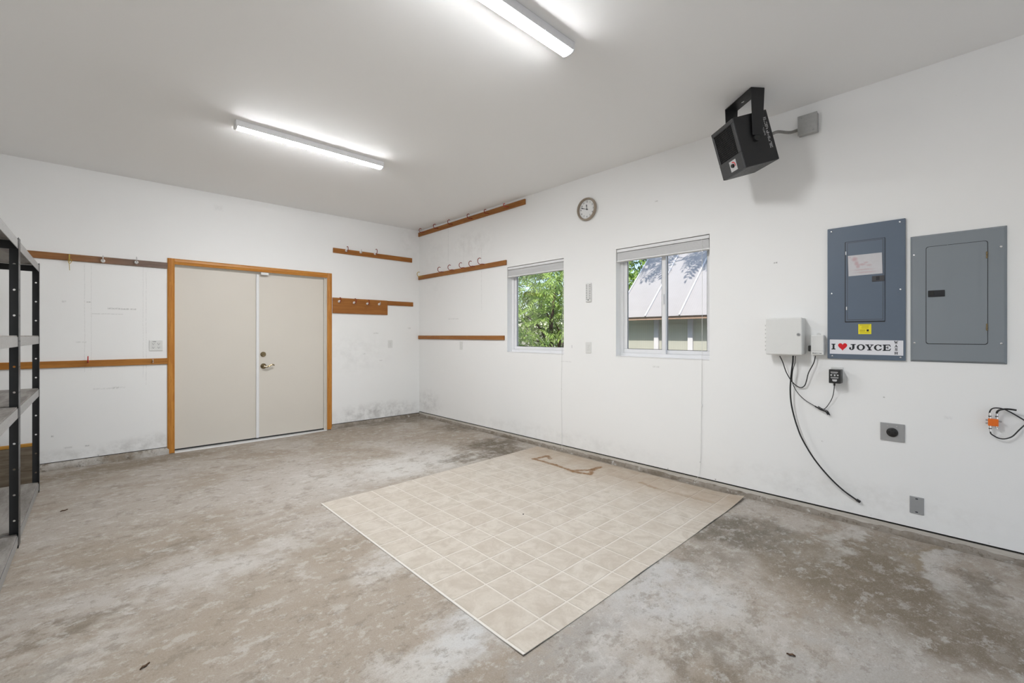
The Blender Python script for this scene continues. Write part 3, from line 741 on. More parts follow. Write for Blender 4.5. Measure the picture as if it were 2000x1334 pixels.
def railB(yl, pxr, zt, zb, label, hk, split=None):
    yr = onB(pxr, 500).y
    r = thing('hook_rail', frameB(yl, (zt+zb)/2), label, 'hook rail'); L = yl-yr
    cuts = [0, L] if not split else [0, yl-onB(split, 500).y, L]
    for i in range(len(cuts)-1):
        MB().box(cuts[i]+(.001 if i else 0), cuts[i+1], -(zt-zb)/2, (zt-zb)/2, .0005, .019).build('board', M['railB'], r, bevel=.002)
    hooks(r, [(yl-onB(px, py, .02).y, onB(px, py, .02).z-(zt+zb)/2, kd, hg, out) for (px, py, kd, hg, out) in hk], HM)
    return r
def zB(px, py): return onB(px, py, .019).z
railB(-.004, 1027, zB(1025,388), zB(1025,398.5), 'brown wood rail with red hooks right under the ceiling',
      [(828,454,'red',.06,.07), (856,446,'red',.06,.07), (884,438,'red',.06,.07), (922,427,'red',.06,.07), (955,417,'red',.05,.07), (993,404,'bright',.035,.08)])
railB(-.004, 990, zB(988,507.5), zB(988,517), 'brown wood rail with red hooks, top level with windows',
      [(826,540,'yellow',.07,.085), (866,531,'red',.07,.08), (886,527,'red',.07,.08), (908,523,'red',.07,.08), (927,520,'red',.07,.08), (946,516,'red',.08,.09)])
railB(-.004, 986, zB(986,655.5), zB(986,664), 'bare two-piece wood rail at mid height by leafy window', [], 911)

# ------------------------------------------------------------------ electrical panels
def B2(root, px, py, out=0.0):
    v = root.matrix_world.inverted() @ onB(px, py, out); return v.x, v.y
def rectB(root, x0, y0, x1, y1, w0, w1, name, mat, parent=None, bevel=0.0, seg=1, rnd=0.0):
    a = B2(root, x0, y1, w1); b = B2(root, x1, y0, w1)
    if rnd:
        poly = []
        for (cx, cy, s) in ((b[0]-rnd, b[1]-rnd, 0), (a[0]+rnd, b[1]-rnd, 1), (a[0]+rnd, a[1]+rnd, 2), (b[0]-rnd, a[1]+rnd, 3)):
            for k in range(5): t = math.pi/2*(s+k/4); poly.append((cx+rnd*math.cos(t), cy+rnd*math.sin(t)))
        return MB().prism(poly, w0, w1).build(name, mat, parent or root, bevel=bevel)
    return MB().box(a[0], b[0], a[1], b[1], w0, w1).build(name, mat, parent or root, bevel=bevel, seg=seg)
c = lambda x, y: (1480+x*.26, 410+y*.26)
P1 = thing('electrical_panel', frameB((-5.374-5.782)/2, (1.140+2.041)/2), 'slate blue electrical panel bearing the heart sticker', 'electrical panel')
w2, h2 = .204, .4505
MB().box(-w2, w2, -h2, h2, 0, .014).build('cover', M['panelblue'], P1, bevel=.004, seg=2)
def groove(root, x0, y0, x1, y1, w, nm, mat, rnd, g=.003):
    return rectB(root, x0, y0, x1, y1, w-.003, w+.0006, nm, mat, rnd=rnd)
groove(P1, *c(654,205), *c(958,846), .014, 'door_seam', M['latch'], .004)
d1 = rectB(P1, *c(660,208), *c(953,838), .014, .0175, 'door', M['panelblue'], rnd=.004, bevel=.001)
gz = rectB(P1, *c(672,216), *c(942,828), .0172, .0180, 'inner_seam', M['latchgrey'], d1)
rectB(P1, *c(675,219), *c(939,825), .0175, .0186, 'inner_face', M['panelblue'], d1)
lt = rectB(P1, *c(858,490), *c(951,539), .018, .022, 'latch', M['latchgrey'], d1, bevel=.001)
rectB(P1, *c(888,498), *c(915,528), .0215, .0226, 'latch_slot', M['ink'], lt)
for (x, y) in ((661, 326), (666, 740)):
    h = rectB(P1, *c(x-4, y-14), *c(x+4, y+14), .015, .0195, 'hinge', M['chrome'], d1, bevel=.001)
def screw(root, x, y, w, r=.006):
    q = B2(root, *c(x, y), w); MB().lathe([(0,w),(r,w),(r*.8,w+.003),(0,w+.004)], 12, q).build('screw', M['chrome'], root, smooth=True)
for q in ((555,165),(1068,90),(556,630),(1073,597),(560,1096),(1073,1108)): screw(P1, *q, .014)
# paper with a faded picture
def quadB(root, pts, w0, w1, name, mat, parent=None):
    q = [B2(root, *p, w1) for p in pts]
    return MB().hexa([(*p, w0) for p in q]+[(*p, w1) for p in q]).build(name, mat, parent or root)
n_ = NT('faded_print'); pz = n_.pos()
cc = n_.mix(n_.noise(pz, 25, 4), (.56,.55,.56), (.64,.63,.65))
for (px, py, rx, rz, s) in ((1670,507,.020,.018,.6), (1674,515,.014,.020,.55), (1677,521,.012,.016,.5), (1685,517,.024,.008,.45), (1692,513,.014,.008,.4), (1698,518,.020,.008,.35), (1661,504,.010,.010,.25), (1688,527,.070,.006,.35), (1692,532,.070,.008,.3)):
    pp = onB(px, py)
    d = n_.vmath('LENGTH', n_.vmath('MULTIPLY', n_.vmath('SUBTRACT', n_.vmath('ADD', pz, n_.vmath('MULTIPLY', n_.noise(pz, 60, 3, .6, True), (0,.01,.01))), (0, pp.y+.005, pp.z+.005)), (0, 1/rx, 1/rz)))
    cc = n_.mix(n_.math('MULTIPLY', n_.smooth(d, .2, 1.2, 1, 0), s), cc, (.50,.24,.27))
M['faded'] = n_.set(Base_Color=cc, Roughness=.6)
quadB(P1, [c(682,499), c(937,476), c(932,319), c(677,346)], .0187, .0192, 'paper_sheet', M['faded'], d1)
yl_ = rectB(P1, *c(755,857), *c(853,933), .0141, .0148, 'warning_label', M['yellow'])
for (x0, x1, y, h) in ((765,842,862,5),(782,832,872,3),(778,836,879,3),(780,830,887,3),(766,808,899,3),(766,808,905,3),(766,806,911,3),(768,840,921,3)):
    rectB(P1, *c(x0,y), *c(x1,y+h), .0148, .0152, 'print_line', M['yellowink'], yl_)
rectB(P1, *c(818,897), *c(834,913), .0148, .0152, 'print_symbol', M['ink'], yl_)
# bumper sticker with its lettering
e = lambda x, y: (1610+x*.085, 620+y*.085)
stk = quadB(P1, [e(125,832), e(1815,880), e(1815,532), e(125,506)], .0141, .0148, 'bumper_sticker', M['stickwhite'])
def poly(pts, name, mat): 
    q = [B2(P1, *e(*p), .0155) for p in pts]; MB().prism(q[::-1], .0147, .0154).build(name, mat, stk)
class G:                                         # one letter as several bars joined into one mesh
    def __init__(s): s.m = MB()
    def bar(s, pts): s.m.prism([B2(P1, *e(*p), .0155) for p in pts], .0147, .0154); return s
    def rect(s, x0, y0, x1, y1): return s.bar([(x0,y1),(x1,y1),(x1,y0),(x0,y0)])
    def stroke(s, pts, ws):
        for i in range(len(pts)-1):
            a, b = Vector(pts[i]), Vector(pts[i+1]); d = (b-a)
            if d.length < 1e-6: continue
            d.normalize(); n0 = Vector((-d.y, d.x))
            a2, b2 = a-d*1.0, b+d*1.0
            s.bar([a2+n0*ws[i]/2, a2-n0*ws[i]/2, b2-n0*ws[i+1]/2, b2+n0*ws[i+1]/2])
        return s
    def ell(s, cx, cy, rx, ry, t0, t1, wv, wh, n=28):
        pts, ws = [], []
        for i in range(n+1):
            t = math.radians(t0+(t1-t0)*i/n); k = abs(math.cos(t))
            pts.append((cx+(rx-(wh+(wv-wh)*k)/2)*math.cos(t), cy-(ry-(wh+(wv-wh)*k)/2)*math.sin(t))); ws.append(wh+(wv-wh)*k*k)
        return s.stroke(pts, ws)
    def done(s, nm): return s.m.build('letter_'+nm, M['ink'], stk)
G().rect(165,604,255,624).rect(190,604,233,735).rect(165,714,255,735).done('i')
hp = []
for i in range(40):
    t = 2*math.pi*i/40; x = 16*math.sin(t)**3; y = 13*math.cos(t)-5*math.cos(2*t)-2*math.cos(3*t)-math.cos(4*t)
    hp.append((420+x*6.5, 664-y*6.0))
MB().prism([B2(P1, *e(*p), .0155) for p in hp], .0147, .0154).build('heart', M['red'], stk)
G().rect(605,612,722,630).rect(640,612,692,705).stroke([(666,700),(660,722),(645,736),(622,741),(600,734),(588,715)], [50,44,26,18,22,34]).ell(592,706,24,24,0,360,24,24,10).done('j')
G().ell(838,686,97,73,0,360,50,18).done('o')
G().rect(940,620,1035,638).rect(1055,622,1132,640).bar([(962,636),(1015,636),(1058,702),(1022,716)]).bar([(1088,638),(1112,638),(1052,712),(1034,700)]).rect(1014,700,1060,752).rect(985,740,1088,758).done('y')
G().ell(1236,694,97,74,42,318,50,18).rect(1292,628,1312,676).stroke([(1316,712),(1304,736),(1284,752)], [12,16,18]).done('c')
G().rect(1340,624,1510,644).rect(1362,624,1412,764).rect(1340,748,1512,768).rect(1405,686,1462,702).rect(1450,664,1468,726).bar([(1490,640),(1514,640),(1528,676),(1514,678)]).bar([(1488,752),(1508,768),(1533,718),(1518,714)]).done('e')
def tiny(x0, x1, y0, y1, ch):
    g = G(); w_ = x1-x0; h_ = y1-y0; X = lambda u: x0+u*w_; Y = lambda v: y0+v*h_
    if ch == 'w':
        g.stroke([(X(.15),Y(0)),(X(.35),Y(1))],[18,14]).stroke([(X(.35),Y(1)),(X(.52),Y(.1))],[10,10]).stroke([(X(.48),Y(.1)),(X(.68),Y(1))],[18,14]).stroke([(X(.68),Y(1)),(X(.86),Y(0))],[9,9]).rect(X(0),Y(0)-4,X(.32),Y(0)+4).rect(X(.72),Y(0)-4,X(1),Y(0)+4)
    if ch == 'a':
        g.stroke([(X(.2),Y(1)),(X(.47),Y(0))],[9,10]).stroke([(X(.45),Y(0)),(X(.8),Y(1))],[17,17]).rect(X(.28),Y(.62),X(.7),Y(.76)).rect(X(.02),Y(1)-8,X(.38),Y(1)).rect(X(.6),Y(1)-8,X(1),Y(1))
    if ch == 's':
        pts = [(.88,.30),(.78,.10),(.5,.02),(.22,.12),(.16,.30),(.32,.44),(.6,.52),(.84,.66),(.82,.86),(.55,.98),(.25,.92),(.12,.70)]
        g.stroke([(X(a),Y(b)) for a, b in pts], [8,9,10,11,14,17,17,14,11,10,9,8]).rect(X(.84),Y(.0),X(.94),Y(.32)).rect(X(.06),Y(.68),X(.16),Y(1))
    if ch == 'h':
        g.rect(X(.12),Y(0),X(.34),Y(1)).rect(X(.66),Y(0),X(.88),Y(1)).rect(X(.3),Y(.42),X(.7),Y(.58))
        for a in (.0, .54):
            g.rect(X(a),Y(0),X(a+.46),Y(.14)); g.rect(X(a),Y(.86),X(a+.46),Y(1))
    g.done(ch)
tiny(1600,1697,546,602,'w'); tiny(1610,1690,632,686,'a'); tiny(1618,1688,708,766,'s'); tiny(1608,1692,794,848,'h')

P2 = thing('electrical_panel', frameB((-5.803-6.209)/2, (1.137+1.920)/2), 'plain mid grey electrical panel with no stickers', 'electrical panel')
w2, h2 = .203, .3915
pc = MB()
iw, ih = w2-.012, h2-.012
pc.hexa([(-w2,-h2,0),(w2,-h2,0),(w2,h2,0),(-w2,h2,0),(-iw,-ih,.016),(iw,-ih,.016),(iw,ih,.016),(-iw,ih,.016)])
pc.build('cover', M['panelgrey'], P2, bevel=.003, seg=2)
rectB(P2, *c(1262,228), *c(1730,1008), .012, .0166, 'door_seam', M['latch'], rnd=.013)
d2 = rectB(P2, *c(1267,232), *c(1725,1003), .014, .0180, 'door', M['panelgrey'], rnd=.012)
for x in (1425, 1670): rectB(P2, *c(x-1.5,240), *c(x+1.5,1000), .018, .0186, 'door_crease', M['panelgrey'], d2)
l2 = rectB(P2, *c(1279,600), *c(1405,655), .018, .0225, 'latch', M['latch'], d2, bevel=.0015)
rectB(P2, *c(1290,610), *c(1325,645), .0222, .0245, 'latch_finger_pull', M['blackplastic'], l2, bevel=.001)
for (x, y) in ((1721,337),(1721,880)): rectB(P2, *c(x-7,y-26), *c(x+7,y+26), .016, .0215, 'hinge', M['brass'], d2, bevel=.001)
for q in ((1175,340),(1828,275),(1178,998),(1830,1003)): screw(P2, *q, .016, .0065)

# ------------------------------------------------------------------ white utility box and its neighbours
yl, yr, z0, z1 = -5.010, -5.243, 1.160, 1.430
ub = thing('utility_box', frameB((yl+yr)/2, (z0+z1)/2), 'large white plastic utility box with round key lock', 'utility box')
uw, uh = (yl-yr)/2, (z1-z0)/2
MB().box(-uw+.004, uw-.002, -uh+.004, uh-.004, 0, .078).build('case', M['plastic'], ub, bevel=.008, seg=2)
MB().box(-uw, uw, -uh, uh, .080, .100).build('door', M['plastic'], ub, bevel=.010, seg=3)
q = B2(ub, 1559.5, 653.5, .1)
lk = MB().lathe([(0,.0985),(.011,.0985),(.011,.104),(.008,.106),(.006,.1045),(0,.1045)], 20, q).build('lock', M['plate'], ub, smooth=True)
MB().box(q[0]-.0008, q[0]+.0008, q[1]-.004, q[1]+.004, .1040, .1062).build('keyhole', M['ink'], lk)
for i in range(7):
    zz = uh-.05-i*.030
    MB().tube([(-uw-.003, zz, .088), (-uw-.003, zz-.012, .088)], .004, 8).build('hinge_knuckle', M['plasticgrey'], ub, smooth=True)
sm_ = MB().tube(catmull([(-.045,-.082,.1),(-.02,-.072,.1),(0,-.052,.1),(.03,-.044,.1),(.075,-.042,.1)], 6), .0012, 6).build('moulded_line', M['plastic'], ub)
a, b = (-5.283, 1.164), (-5.359, 1.303)
sbx = thing('utility_box', frameB((a[0]+b[0])/2, (a[1]+b[1])/2), 'small white plastic box beside the slate blue panel', 'utility box')
MB().box(-.038, .038, -.0695, .0695, 0, .046).build('case', M['plastic'], sbx, bevel=.005, seg=2)
MB().box(-.0385, .0385, -.042, -.039, .0455, .0468).build('cover_ridge', M['plasticgrey'], sbx)
tb_ = MB().lathe([(0,0),(.012,0),(.012,.006),(0,.006)], 16, (0,.074)).build('mounting_tab', M['plastic'], sbx)
tx = MB(); rg = random.Random(2)
for i in range(11):
    if i in (5, 7): continue
    x = -.027+i*.005; tx.box(x, x+.0036, -.060, -.0555+rg.uniform(-.001,.001), .0459, .0466)
tx.build('printed_name', M['ink'], sbx)
MB().box(-.058, -.038, -.045, -.005, .0, .030).build('cable_gland', M['blackplastic'], sbx, bevel=.003)
ad = thing('plug_adapter', frameB(-5.427, 1.022), 'black plug-in power adapter under the slate blue panel', 'power adapter')
op = MB().box(-.035, .035, -.02, .062, 0, .006).build('outlet_plate', M['plastic'], ad, bevel=.002)
MB().box(-.033, .033, -.047, .047, .008, .075).build('case', M['blackplastic'], ad, bevel=.004, seg=2)
pr = MB()
pr.box(-.022, .018, .026, .031, .0748, .0756)
for (x0, x1, y0, y1) in ((-.020,.014,.018,.0205), (-.024,-.014,.004,.013), (-.004,.005,.002,.013), (.013,.022,.004,.013), (-.023,.022,-.008,-.005), (-.021,.020,-.013,-.0105), (-.013,.013,-.030,-.020), (-.010,.010,-.034,-.030)):
    pr.box(x0, x1, y0, y1, .0748, .0755)
pr.build('printed_ratings', M['greytext'], ad)
def Bpath(root, pts): 
    inv = root.matrix_world.inverted(); return [inv @ onB(px, py, o_) for (px, py, o_) in pts]
k = lambda x, y: (1480+x*.1949, 600+y*.1949)
cpts = [(*k(769,765),.05), (*k(766,800),.045), (*k(755,880),.03), (*k(725,950),.02), (*k(665,1020),.015), (*k(590,1005),.02), (*k(575,990),.018), (*k(640,1030),.014), (*k(705,1060),.02), (*k(715,1078),.02), (*k(660,1035),.025), (*k(585,1000),.02), (*k(560,985),.018), (*k(480,935),.02), (*k(410,870),.03), (*k(370,810),.04), (*k(345,740),.05), (*k(350,640),.055), (*k(372,560),.06), (*k(377,488),.06)]
MB().tube(catmull(Bpath(ad, cpts), 8), .0024, 8).build('cord', M['cable'], ad, smooth=True)
for dd in ((0,0),(12,6),(-10,4),(4,-8)):
    lp = [(*k(600+dd[0],1000+dd[1]),.022), (*k(640+dd[0],1025+dd[1]),.02), (*k(690+dd[0],1045+dd[1]),.024), (*k(712+dd[0],1075+dd[1]*1.4),.022)]
    MB().tube(catmull(Bpath(ad, lp), 5), .0024, 7).build('cord_loop', M['cable'], ad, smooth=True)
MB().tube(Bpath(ad, [(*k(768,762),.05), (*k(768,785),.048)]), .006, 8).build('strain_relief', M['blackplastic'], ad, smooth=True)
def cable(name, pts, r, label, cat='cable', n=8, endcap=None):
    path = [onB(*p) for p in pts]
    o = MB().tube(catmull(path, n), r, 8).build(name, M['cable'], None, smooth=True); return tag(o, label, cat)
cable('hanging_cable', [(*k(354,486),.06), (*k(350,560),.06), (*k(338,650),.055), (*k(330,740),.05), (*k(326,840),.045), (*k(335,960),.04), (*k(360,1080),.04), (*k(400,1210),.045), (*k(450,1330),.05), (1590,896,.05), (1618,930,.045), (1645,956,.03), (1668,973,.02), (1678,979.5,.014)], .0052, 'thick black cable hanging from the large white box')
hcb = bpy.data.objects['hanging_cable']
MB().tube([onB(1673,976,.016), onB(1680,980.5,.012)], .009, 10).build('cable_end', M['blackplastic'], hcb, smooth=True)
cable('sensor_cable', [(*k(220,488),.06), (*k(250,550),.055), (*k(285,650),.045), (*k(335,735),.035), (*k(385,785),.02), (*k(432,806),.012), (*k(470,785),.02), (*k(490,730),.03), (*k(510,655),.035), (*k(560,560),.03), (*k(578,488),.028)], .0034, 'thin black cable looping between the two white boxes')

# ------------------------------------------------------------------ grey wall plates
p = onB(1743, 844)
npl = thing('range_outlet', frameB(p.y, p.z), 'grey wall plate with round black appliance socket', 'outlet')
MB().box(-.060, .060, -.057, .057, 0, .007).build('cover_plate', M['plate'], npl, bevel=.003, seg=2)
rc = MB().lathe([(0,.006),(.029,.006),(.029,.012),(.026,.014),(0,.014)], 28, (0,0)).build('socket', M['blackplastic'], npl, smooth=True)
ss = MB(); ss.box(-.017,-.012,-.007,.007,.0135,.0146); ss.box(.012,.017,-.007,.007,.0135,.0146); ss.box(-.004,.004,.011,.019,.0135,.0146); ss.box(-.006,.006,-.018,-.013,.0135,.0146)
ss.build('slots', M['heaterdark'], rc)
for x in (-.022, .022): MB().lathe([(0,.006),(.0035,.006),(.003,.0085),(0,.0085)], 10, (x,.040)).build('screw', M['chrome'], npl)
p = onB(1790.5, 987)
bpl = thing('blank_plate', frameB(p.y, p.z), 'blank grey metal wall plate low above the kerb', 'wall plate')
MB().box(-.033, .033, -.053, .053, 0, .005).build('cover_plate', M['plate2'], bpl, bevel=.002)
for y in (-.041, .041): MB().box(-.006, .006, y-.003, y+.003, .0046, .0054).build('slot', M['ink'], bpl)
MB().lathe([(0,.0046),(.010,.0046),(.009,.0056),(0,.0056)], 16).build('knockout', M['plate2'], bpl)

# ------------------------------------------------------------------ orange coaxial ground block
cb = thing('coax_block', frameB(onB(1940,825).y, onB(1940,825).z), 'orange cable connector block with looping black wires', 'cable connector')
g_ = lambda x, y: (1910+x*.06747, 780+y*.06747)
def G2(x, y, out): 
    v = cb.matrix_world.inverted() @ onB(*g_(x, y), out); return v
a, b = G2(290,760,.03), G2(600,580,.03)
MB().box(a.x, b.x, a.y, b.y, .014, .034).build('block', M['orange'], cb, bevel=.003, seg=2)
MB().box(a.x+.004, b.x-.004, a.y+.004, b.y-.004, 0, .014).build('standoff', M['plasticgrey'], cb)
def conn(x0, y0, x1, y1, out, r=.006):
    A_, B_ = G2(x0, y0, out), G2(x1, y1, out)
    MB().tube([A_, A_.lerp(B_, .3), A_.lerp(B_, .31), A_.lerp(B_, .6), A_.lerp(B_, .61), B_], [r*.8, r*.8, r, r, r*.75, r*.75], 8).build('connector', M['chrome'], cb, smooth=False)
    MB().tube([A_.lerp(B_, .42), A_.lerp(B_, .56)], r*1.08, 10).build('seal_ring', M['rubber'], cb)
conn(355,585,335,385,.024); conn(548,585,545,400,.024); conn(352,758,362,930,.024)
conn(525,770,560,860,.024,.004)
for (x0,y0,x1,y1) in ((292,600,225,592),(292,680,222,688),(600,630,690,650)):
    MB().tube([G2(x0,y0,.026), G2(x1,y1,.026)], .0045, 8).build('terminal_screw', M['plate'], cb)
MB().tube(catmull([G2(335,390,.024),G2(360,320,.03),G2(430,262,.03),G2(560,250,.028),G2(720,275,.02),G2(900,350,.015),G2(1100,460,.012),G2(1330,600,.012),G2(1420,690,.012),G2(1330,760,.014),G2(1180,900,.016),G2(1000,1070,.018),G2(800,1140,.02),G2(620,1130,.022),G2(470,1060,.024),G2(375,990,.024),G2(362,925,.024)], 8), .0032, 8).build('looping_wire', M['cable'], cb, smooth=True)
MB().tube(catmull([G2(545,400,.024),G2(565,350,.032),G2(640,305,.034),G2(800,282,.034),G2(960,292,.034),G2(1120,315,.034)], 8), .0048, 8).build('cut_cable', M['cable'], cb, smooth=True)

# ------------------------------------------------------------------ vinyl floor mat
MX0, MX1, MY0, MY1 = -2.478, -.052, -4.848, -2.632
GX, GY, GP = -2.4508, -4.7338, .1921
def mz(x, y):
    z = fz(x)+.0015
    lift = max(0, (x+.55)/.5)*max(0, (-4.62-y)/.23)
    wav = .004*math.sin(x*7.0)*max(0, (-4.70-y)/.15)
    return z+.020*lift*lift+max(0, wav)
def mat_mat(grout):
    n = NT('vinyl_grout' if grout else 'vinyl_tile'); p = n.pos()
    if grout: c = n.mix(n.noise(p, 30, 3), (.62,.57,.505), (.68,.635,.57))
    else:
        c = n.mix(n.smooth(n.noise(p, 9, 6, .68, dist=.7), .32, .68), (.46,.405,.335), (.60,.55,.48))
        c = n.mix(n.math('MULTIPLY', n.rnd(), .35), c, (.50,.435,.36))
        c = n.mix(n.math('MULTIPLY', n.smooth(n.noise(p, 40, 5, .75), .55, .72), .35), c, (.40,.345,.275))
        c = n.mix(n.math('MULTIPLY', n.smooth(n.noise(p, 26, 4, .7), .58, .74), .35), c, (.66,.62,.56))
    q = n.vmath('ADD', p, n.vmath('MULTIPLY', n.vmath('SUBTRACT', n.noise(p, 7, 4, .7, True), (.5,.5,.5)), (.10,.10,0)))
    xyz = n.sep(q)
    dirt = n.math('MULTIPLY', n.smooth(xyz[0], -.75, -.12), n.smooth(n.noise(p, 5, 5, .7), .3, .6, .45, 1))
    c = n.mix(n.math('MULTIPLY', dirt, .62), c, (.37,.275,.185))
    q2 = n.sep(n.vmath('ADD', p, n.vmath('MULTIPLY', n.vmath('SUBTRACT', n.noise(p, 14, 3, .7, True), (.5,.5,.5)), (.05,.05,0))))
    def seg(c, x0, y0, x1, y1, wd, s, col):
        # rust line between two floor points
        dx, dy = x1-x0, y1-y0; L2 = dx*dx+dy*dy
        ax = n.math('SUBTRACT', q2[0], x0); ay = n.math('SUBTRACT', q2[1], y0)
        t = n.math('DIVIDE', n.math('ADD', n.math('MULTIPLY', ax, dx), n.math('MULTIPLY', ay, dy)), L2)
        cl = n.n('ShaderNodeClamp'); n.l(t, cl.inputs[0]); t = cl.outputs[0]
        ex = n.math('SUBTRACT', ax, n.math('MULTIPLY', t, dx)); ey = n.math('SUBTRACT', ay, n.math('MULTIPLY', t, dy))
        d = n.math('SQRT', n.math('ADD', n.math('MULTIPLY', ex, ex), n.math('MULTIPLY', ey, ey)))
        m = n.math('MULTIPLY', n.smooth(d, wd*.3, wd, 1, 0), n.smooth(n.noise(p, 30, 4, .7), .3, .55, .3, 1))
        return n.mix(n.math('MULTIPLY', m, s), c, col)
    R_ = lambda px, py: onF(px, py, .022)
    rust = (.20,.085,.008)
    pts = [((1043,897),(1068,892)), ((1068,892),(1075,897)), ((1043,897),(1085,909)), ((1085,909),(1120,922)), ((1120,922),(1153,927)), ((1153,927),(1158,918)), ((1120,920),(1160,919)), ((1158,918),(1172,914))]
    for (a_, b_) in pts:
        u_, v_ = R_(*a_), R_(*b_); c = seg(c, u_.x, u_.y, v_.x, v_.y, .034, .95, rust)
    for (a_, b_, wd, s) in (((1252,944),(1280,955),.03,.55), ((1280,955),(1390,982),.04,.35), ((1195,928),(1230,938),.05,.2)):
        u_, v_ = R_(*a_), R_(*b_); c = seg(c, u_.x, u_.y, v_.x, v_.y, wd, s, (.26,.15,.06))
    n.bump(n.noise(p, 90, 3), .12, .002)
    return n.set(Base_Color=c, Roughness=.42, Specular_IOR_Level=.4)
M['grout'], M['tile'] = mat_mat(True), mat_mat(False)
M['matedge'] = simple('vinyl_edge', (.70,.67,.62), .5, var=.04)
mt = thing('vinyl_mat', Matrix.Translation((0,0,0)), 'beige tile-patterned vinyl sheet with rust marks on concrete floor', 'floor mat')
nx, ny = 40, 36
def matgrid(name, zoff, mat, x0, x1, y0, y1, nx, ny, th=.002):
    m = MB()
    for s in (0, 1):
        for i in range(nx+1):
            for j_ in range(ny+1):
                x, y = x0+(x1-x0)*i/nx, y0+(y1-y0)*j_/ny
                m.v.append((x, y, mz(x, y)+zoff+(0 if s else -th)))
    N = (nx+1)*(ny+1); idx = lambda i, j_: i*(ny+1)+j_
    for i in range(nx):
        for j_ in range(ny):
            m.f.append([N+idx(i,j_), N+idx(i+1,j_), N+idx(i+1,j_+1), N+idx(i,j_+1)]); m.f.append([idx(i,j_+1), idx(i+1,j_+1), idx(i+1,j_), idx(i,j_)])
    ring = [(i,0) for i in range(nx)]+[(nx,j_) for j_ in range(ny)]+[(i,ny) for i in range(nx,0,-1)]+[(0,j_) for j_ in range(ny,0,-1)]
    for a_, b_ in zip(ring, ring[1:]+ring[:1]): m.f.append([idx(*a_), idx(*b_), N+idx(*b_), N+idx(*a_)])
    return m.build(name, mat, mt)
matgrid('sheet', .0015, M['grout'], MX0, MX1, MY0, MY1, nx, ny)
matgrid('pale_edge', .0030, M['matedge'], MX0-.001, MX0+.008, MY0, MY1, 1, 20, .004)
gxs = [MX0+.014]+[GX+GP*i for i in range(1, 14) if GX+GP*i < MX1-.03]+[MX1]
gys = [MY0]+[GY+GP*i for i in range(0, 14) if GY+GP*i < MY1-.03]+[MY1]
gh = .0055
for i in range(len(gxs)-1):
    for j_ in range(len(gys)-1):
        x0, x1 = gxs[i]+(gh if i else 0), gxs[i+1]-(gh if i < len(gxs)-2 else 0); y0, y1 = gys[j_]+(gh if j_ else 0), gys[j_+1]-(gh if j_ < len(gys)-2 else 0)
        m = MB(); q = 2
        for a_ in range(q+1):
            for b_ in range(q+1):
                x, y = x0+(x1-x0)*a_/q, y0+(y1-y0)*b_/q; m.v.append((x, y, mz(x, y)+.0026))
        for a_ in range(q):
            for b_ in range(q): m.f.append([a_*3+b_, (a_+1)*3+b_, (a_+1)*3+b_+1, a_*3+b_+1])
        rim = [0, 3, 6, 7, 8, 5, 2, 1]; o_ = len(m.v)
        for r_ in rim: v_ = m.v[r_]; m.v.append((v_[0], v_[1], v_[2]-.0011))
        for r_ in range(8): m.f.append([rim[(r_+1) % 8], rim[r_], o_+r_, o_+(r_+1) % 8])
        m.f.append([o_+r_ for r_ in range(8)][::-1])
        m.build('tile', M['tile'], mt)

# ------------------------------------------------------------------ shelving
SXF, SDEP = -4.094, .46
def flange(m, org, du, wd, h0, h1, holes, hole_r=.0065):
    # perforated strip: org at its corner edge, du = direction of its width
    zs = [h0]+[z for z in holes if h0+.02 < z < h1-.02]; prev = h0
    def P(u, z): return (org[0]+du[0]*u, org[1]+du[1]*u, z)
    hs = [z for z in holes if h0+.02 < z < h1-.02]
    for i, z in enumerate(hs):
        nxt = (hs[i+1]+z)/2 if i+1 < len(hs) else h1
        oc = [P(wd/2+hole_r*math.cos(math.pi/4*k_+math.pi/8), z+hole_r*math.sin(math.pi/4*k_+math.pi/8)) for k_ in range(8)]
        ou = [P(wd, z+.014), P(wd/2, nxt), P(0, z+.014), P(0, z-.014), P(wd/2, prev), P(wd, z-.014)]
        o_ = len(m.v)
        corners = [P(wd, nxt), P(0, nxt), P(0, prev), P(wd, prev)]
        m.v += oc+corners      # 0-7 ring, 8..11 corners TR TL BL BR
        f = lambda *a_: m.f.append([o_+q_ for q_ in a_])
        f(0, 1, 8); f(1, 2, 9, 8); f(2, 3, 9); f(3, 4, 10, 9); f(4, 5, 10); f(5, 6, 11, 10); f(6, 7, 11); f(7, 0, 8, 11)
        prev = nxt
def post(parent, x, y, sx, sy, name='post'):
    m = MB(); wd = .042
    hol = [.16+.158*i for i in range(12)]
    flange(m, (x, y), (sx, 0), wd, 0.0, 1.90, hol); flange(m, (x, y), (0, sy), wd, 0.0, 1.90, hol)
    o_ = m.build(name, M['shelfpaint'], parent)
    md = o_.modifiers.new('thickness', 'SOLIDIFY'); md.thickness = .002; md.offset = 0
    return o_
LEV = [(.020, .080), (.795, .862), (1.232, 1.300), (1.832, 1.896)]
